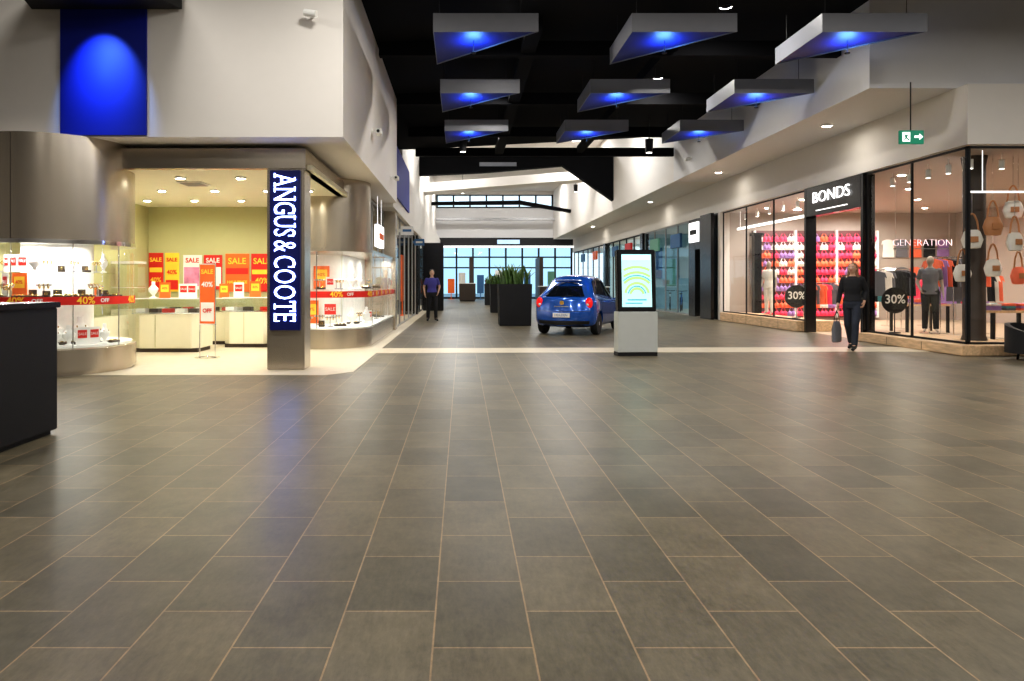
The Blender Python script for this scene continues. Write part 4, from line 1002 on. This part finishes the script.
# ---------------------------------------------------------------- hanging triangular panels
first=None
for r_,y in enumerate((11.62,15.37,19.2)):
    for c_,x in enumerate((-.48,2.82,5.98)):
        W=1.75
        if first is None:
            p=root('ceiling_panel',(x,y,5.49),0,'triangular suspended panel with grey edges and blue lit underside','ceiling panel','suspended triangular ceiling panels')
            o_=[(0,0),(W,0),(0,W)]; q=.012; i_=[(q,q),(W-q*2.5,q),(q,W-q*2.5)]
            g=G(); vs=[(a,b,z) for z in (0.03,.34) for a,b in o_]+[(a,b,z) for z in (0.03,.34) for a,b in i_]
            fs=[]
            for i in range(3):
                j=(i+1)%3
                fs+=[(i,j,3+j,3+i),(6+i,9+i,9+j,6+j),(i,6+i,6+j,j),(3+i,3+j,9+j,9+i)]
            g.add(vs,fs).obj('panel_fascia',PANELG,parent=p)
            G().prism([(q,q),(W-q*2.5,q),(q,W-q*2.5)],.05,.07).obj('blue_board',BLUEP,parent=p)
            G().cyl((.68,.48,-.175),(.68,.48,-.16),.045,n=16).cyl((.68,.48,-.16),(.68,.48,.05),.006,n=6).obj('lamp_fitting',BLACKM,parent=p)
            area((.68,.48,-.155),12,.28,(.14,.38,1),rot=(pi,0,0),parent=p)
            for a,b in ((.1,.1),(W-.3,.08),(.08,W-.3)): G().cyl((a,b,.34),(a,b,.86),.006,n=6).obj('suspension_cable',BLACKM,parent=p)
            first=p
        else:
            dup(first,(x,y,5.49))
def pend(x,y,z,top):
    r=root('pendant_lamp',(x,y,z),0,'black cylindrical pendant lamp on a thin rod','pendant lamp','black pendant lamps')
    G().cyl((0,0,0),(0,0,.42),.11,.13,n=20).obj('lamp_shade',BLACKM,parent=r)
    G().cyl((0,0,.42),(0,0,top-z),.012,n=6).obj('rod',BLACKM,parent=r)
    G().cyl((0,0,-.004),(0,0,-.01),.09,n=20).obj('lamp_lens',LAMPM,parent=r)
pend(.03,24,5.85,6.35); pend(5.88,22,5.45,6.65); pend(.05,44,7.0,9.2); pend(6.9,42.5,6.9,9.2); pend(3.4,30,7.4,9.2)
def cctv(x,y,z,rz):
    r=root('security_camera',(x,y,z),rz,'small white bracket-mounted security camera','security camera','wall security cameras')
    G().cyl((0,0,0),(.12,0,-.02),.015).cyl((-.0,0,0),(.01,0,0),.05).obj('bracket',WPRINT,parent=r)
    G().box(.08,.20,-.16,.10,-.08,.02).obj('camera_housing',WPRINT,parent=r,bevel=.015)
    G().cyl((.14,-.16,-.03),(.14,-.175,-.03),.03).obj('lens',BLACK,parent=r)
cctv(-1.75,13.6,4.3,0); cctv(-1.75,17.2,3.95,0); cctv(7.8,23.8,5.6,pi)
sp=root('wall_spotlight',(-2.2,10.3,5.25),0,'white adjustable spotlight fixed high on the wall','spotlight')
G().cyl((0,0,0),(0,-.12,0),.02).obj('bracket',WPRINT,parent=sp); G().cyl((-.08,-.16,.02),(.1,-.2,-.02),.05).obj('lamp_head',WPRINT,parent=sp)
ex=root('exit_sign',(8.34,13.0,3.93),0,'hanging green exit sign with running figure and arrow','exit sign')
G().box(-.22,.22,-.03,.03,0,.25).obj('sign_box',GREENS,parent=ex,bevel=.005)
G().cyl((-.01,0,.25),(-.01,0,1.15),.012,n=8).obj('rod',BLACKM,parent=ex)
g=G(); y=-.036
def qd(pts): g.add([(a,y,b) for a,b in pts],[tuple(range(len(pts)))])
qd([(-.20,.13),(-.13,.19),(-.13,.15),(-.04,.15),(-.04,.11),(-.13,.11),(-.13,.07)])
g.v=[Vector((-v.x,v.y,v.z)) for v in g.v]
g.obj('arrow_symbol',WHITEL,parent=ex)
g=G(); y=-.036
qd([(-.18,.04),(-.04,.04),(-.04,.215),(-.18,.215)]); g.obj('door_symbol',WHITEL,parent=ex)
g=G(); y=-.040
qd([(.12,.18),(.14,.205),(.16,.18),(.14,.165)]); qd([(.09,.165),(.15,.165),(.13,.11),(.10,.11)]); qd([(.10,.11),(.13,.11),(.17,.05),(.15,.05)]); qd([(.10,.12),(.12,.11),(.08,.06),(.05,.06),(.05,.075)]); qd([(.05,.14),(.10,.165),(.10,.15),(.06,.12)])
g.v=[Vector((-v.x,v.y,v.z)) for v in g.v]
g.obj('running_figure',GREENS,parent=ex)
tag(G().box(.9,2.8,35.94,36.02,7.35,7.55).obj('air_grille',PANELG),'horizontal grey air grille on black beam','air grille')

# ---------------------------------------------------------------- lights
for y in (0.0,4.0,8.0):  # fill lamps added above the view to light floor and walls
    for x in (-5,-1,3,7,11):
        r=tag(G().box(-.35,.35,-.35,.35,-.0,.06).obj('added_ceiling_lamp',WPRINT,loc=(x,y,6.19 if x<0 else 6.25)),'unseen square ceiling lamp added to light the near hall','added fill lamp','unseen added fill lamps')
        area((0,0,-.01),(94 if x>-4 else 62)*(1.35 if y==8 else .78),.62,(1,.965,.91),parent=r,shape='SQUARE')
for y in (13.0,17.5,22.9):  # more downlights than the hall has, added to light its walls
    for x in (.9,4.9):
        downlight((x,y,6.25 if x<2 else 6.5),105,.2,(1,.965,.91),m=BLACKM,label='black recessed hall downlight in a grid filled out to light the walls')
for y in (30,38.2,45,54):  # lamps added to brighten the far hall in place of daylight
    for x in (-.6,6.2): downlight((x,y,9.19),270,.8,(1,.98,.96),m=CLEAR)
for y in (16.5,23.5,32,46):
    downlight((8.6,y,5.075),18,.2,(1,.94,.84))
w=bpy.data.worlds.new('World'); sc.world=w; w.use_nodes=True
bg_=w.node_tree.nodes['Background']; bg_.inputs[0].default_value=(.68,.87,1,1); bg_.inputs[1].default_value=1.35

cd=bpy.data.cameras.new('Camera'); cam=bpy.data.objects.new('Camera',cd); COL.objects.link(cam)
cam.location=(0,0,1.35); cam.rotation_euler=(pi/2,0,0)
cd.sensor_width=36; cd.lens=700/1024*36; cd.shift_x=50/1024; cd.shift_y=-57.5/1024; cd.clip_end=300
sc.camera=cam
for o in bpy.data.objects:
    if 'used' in o: del o['used']
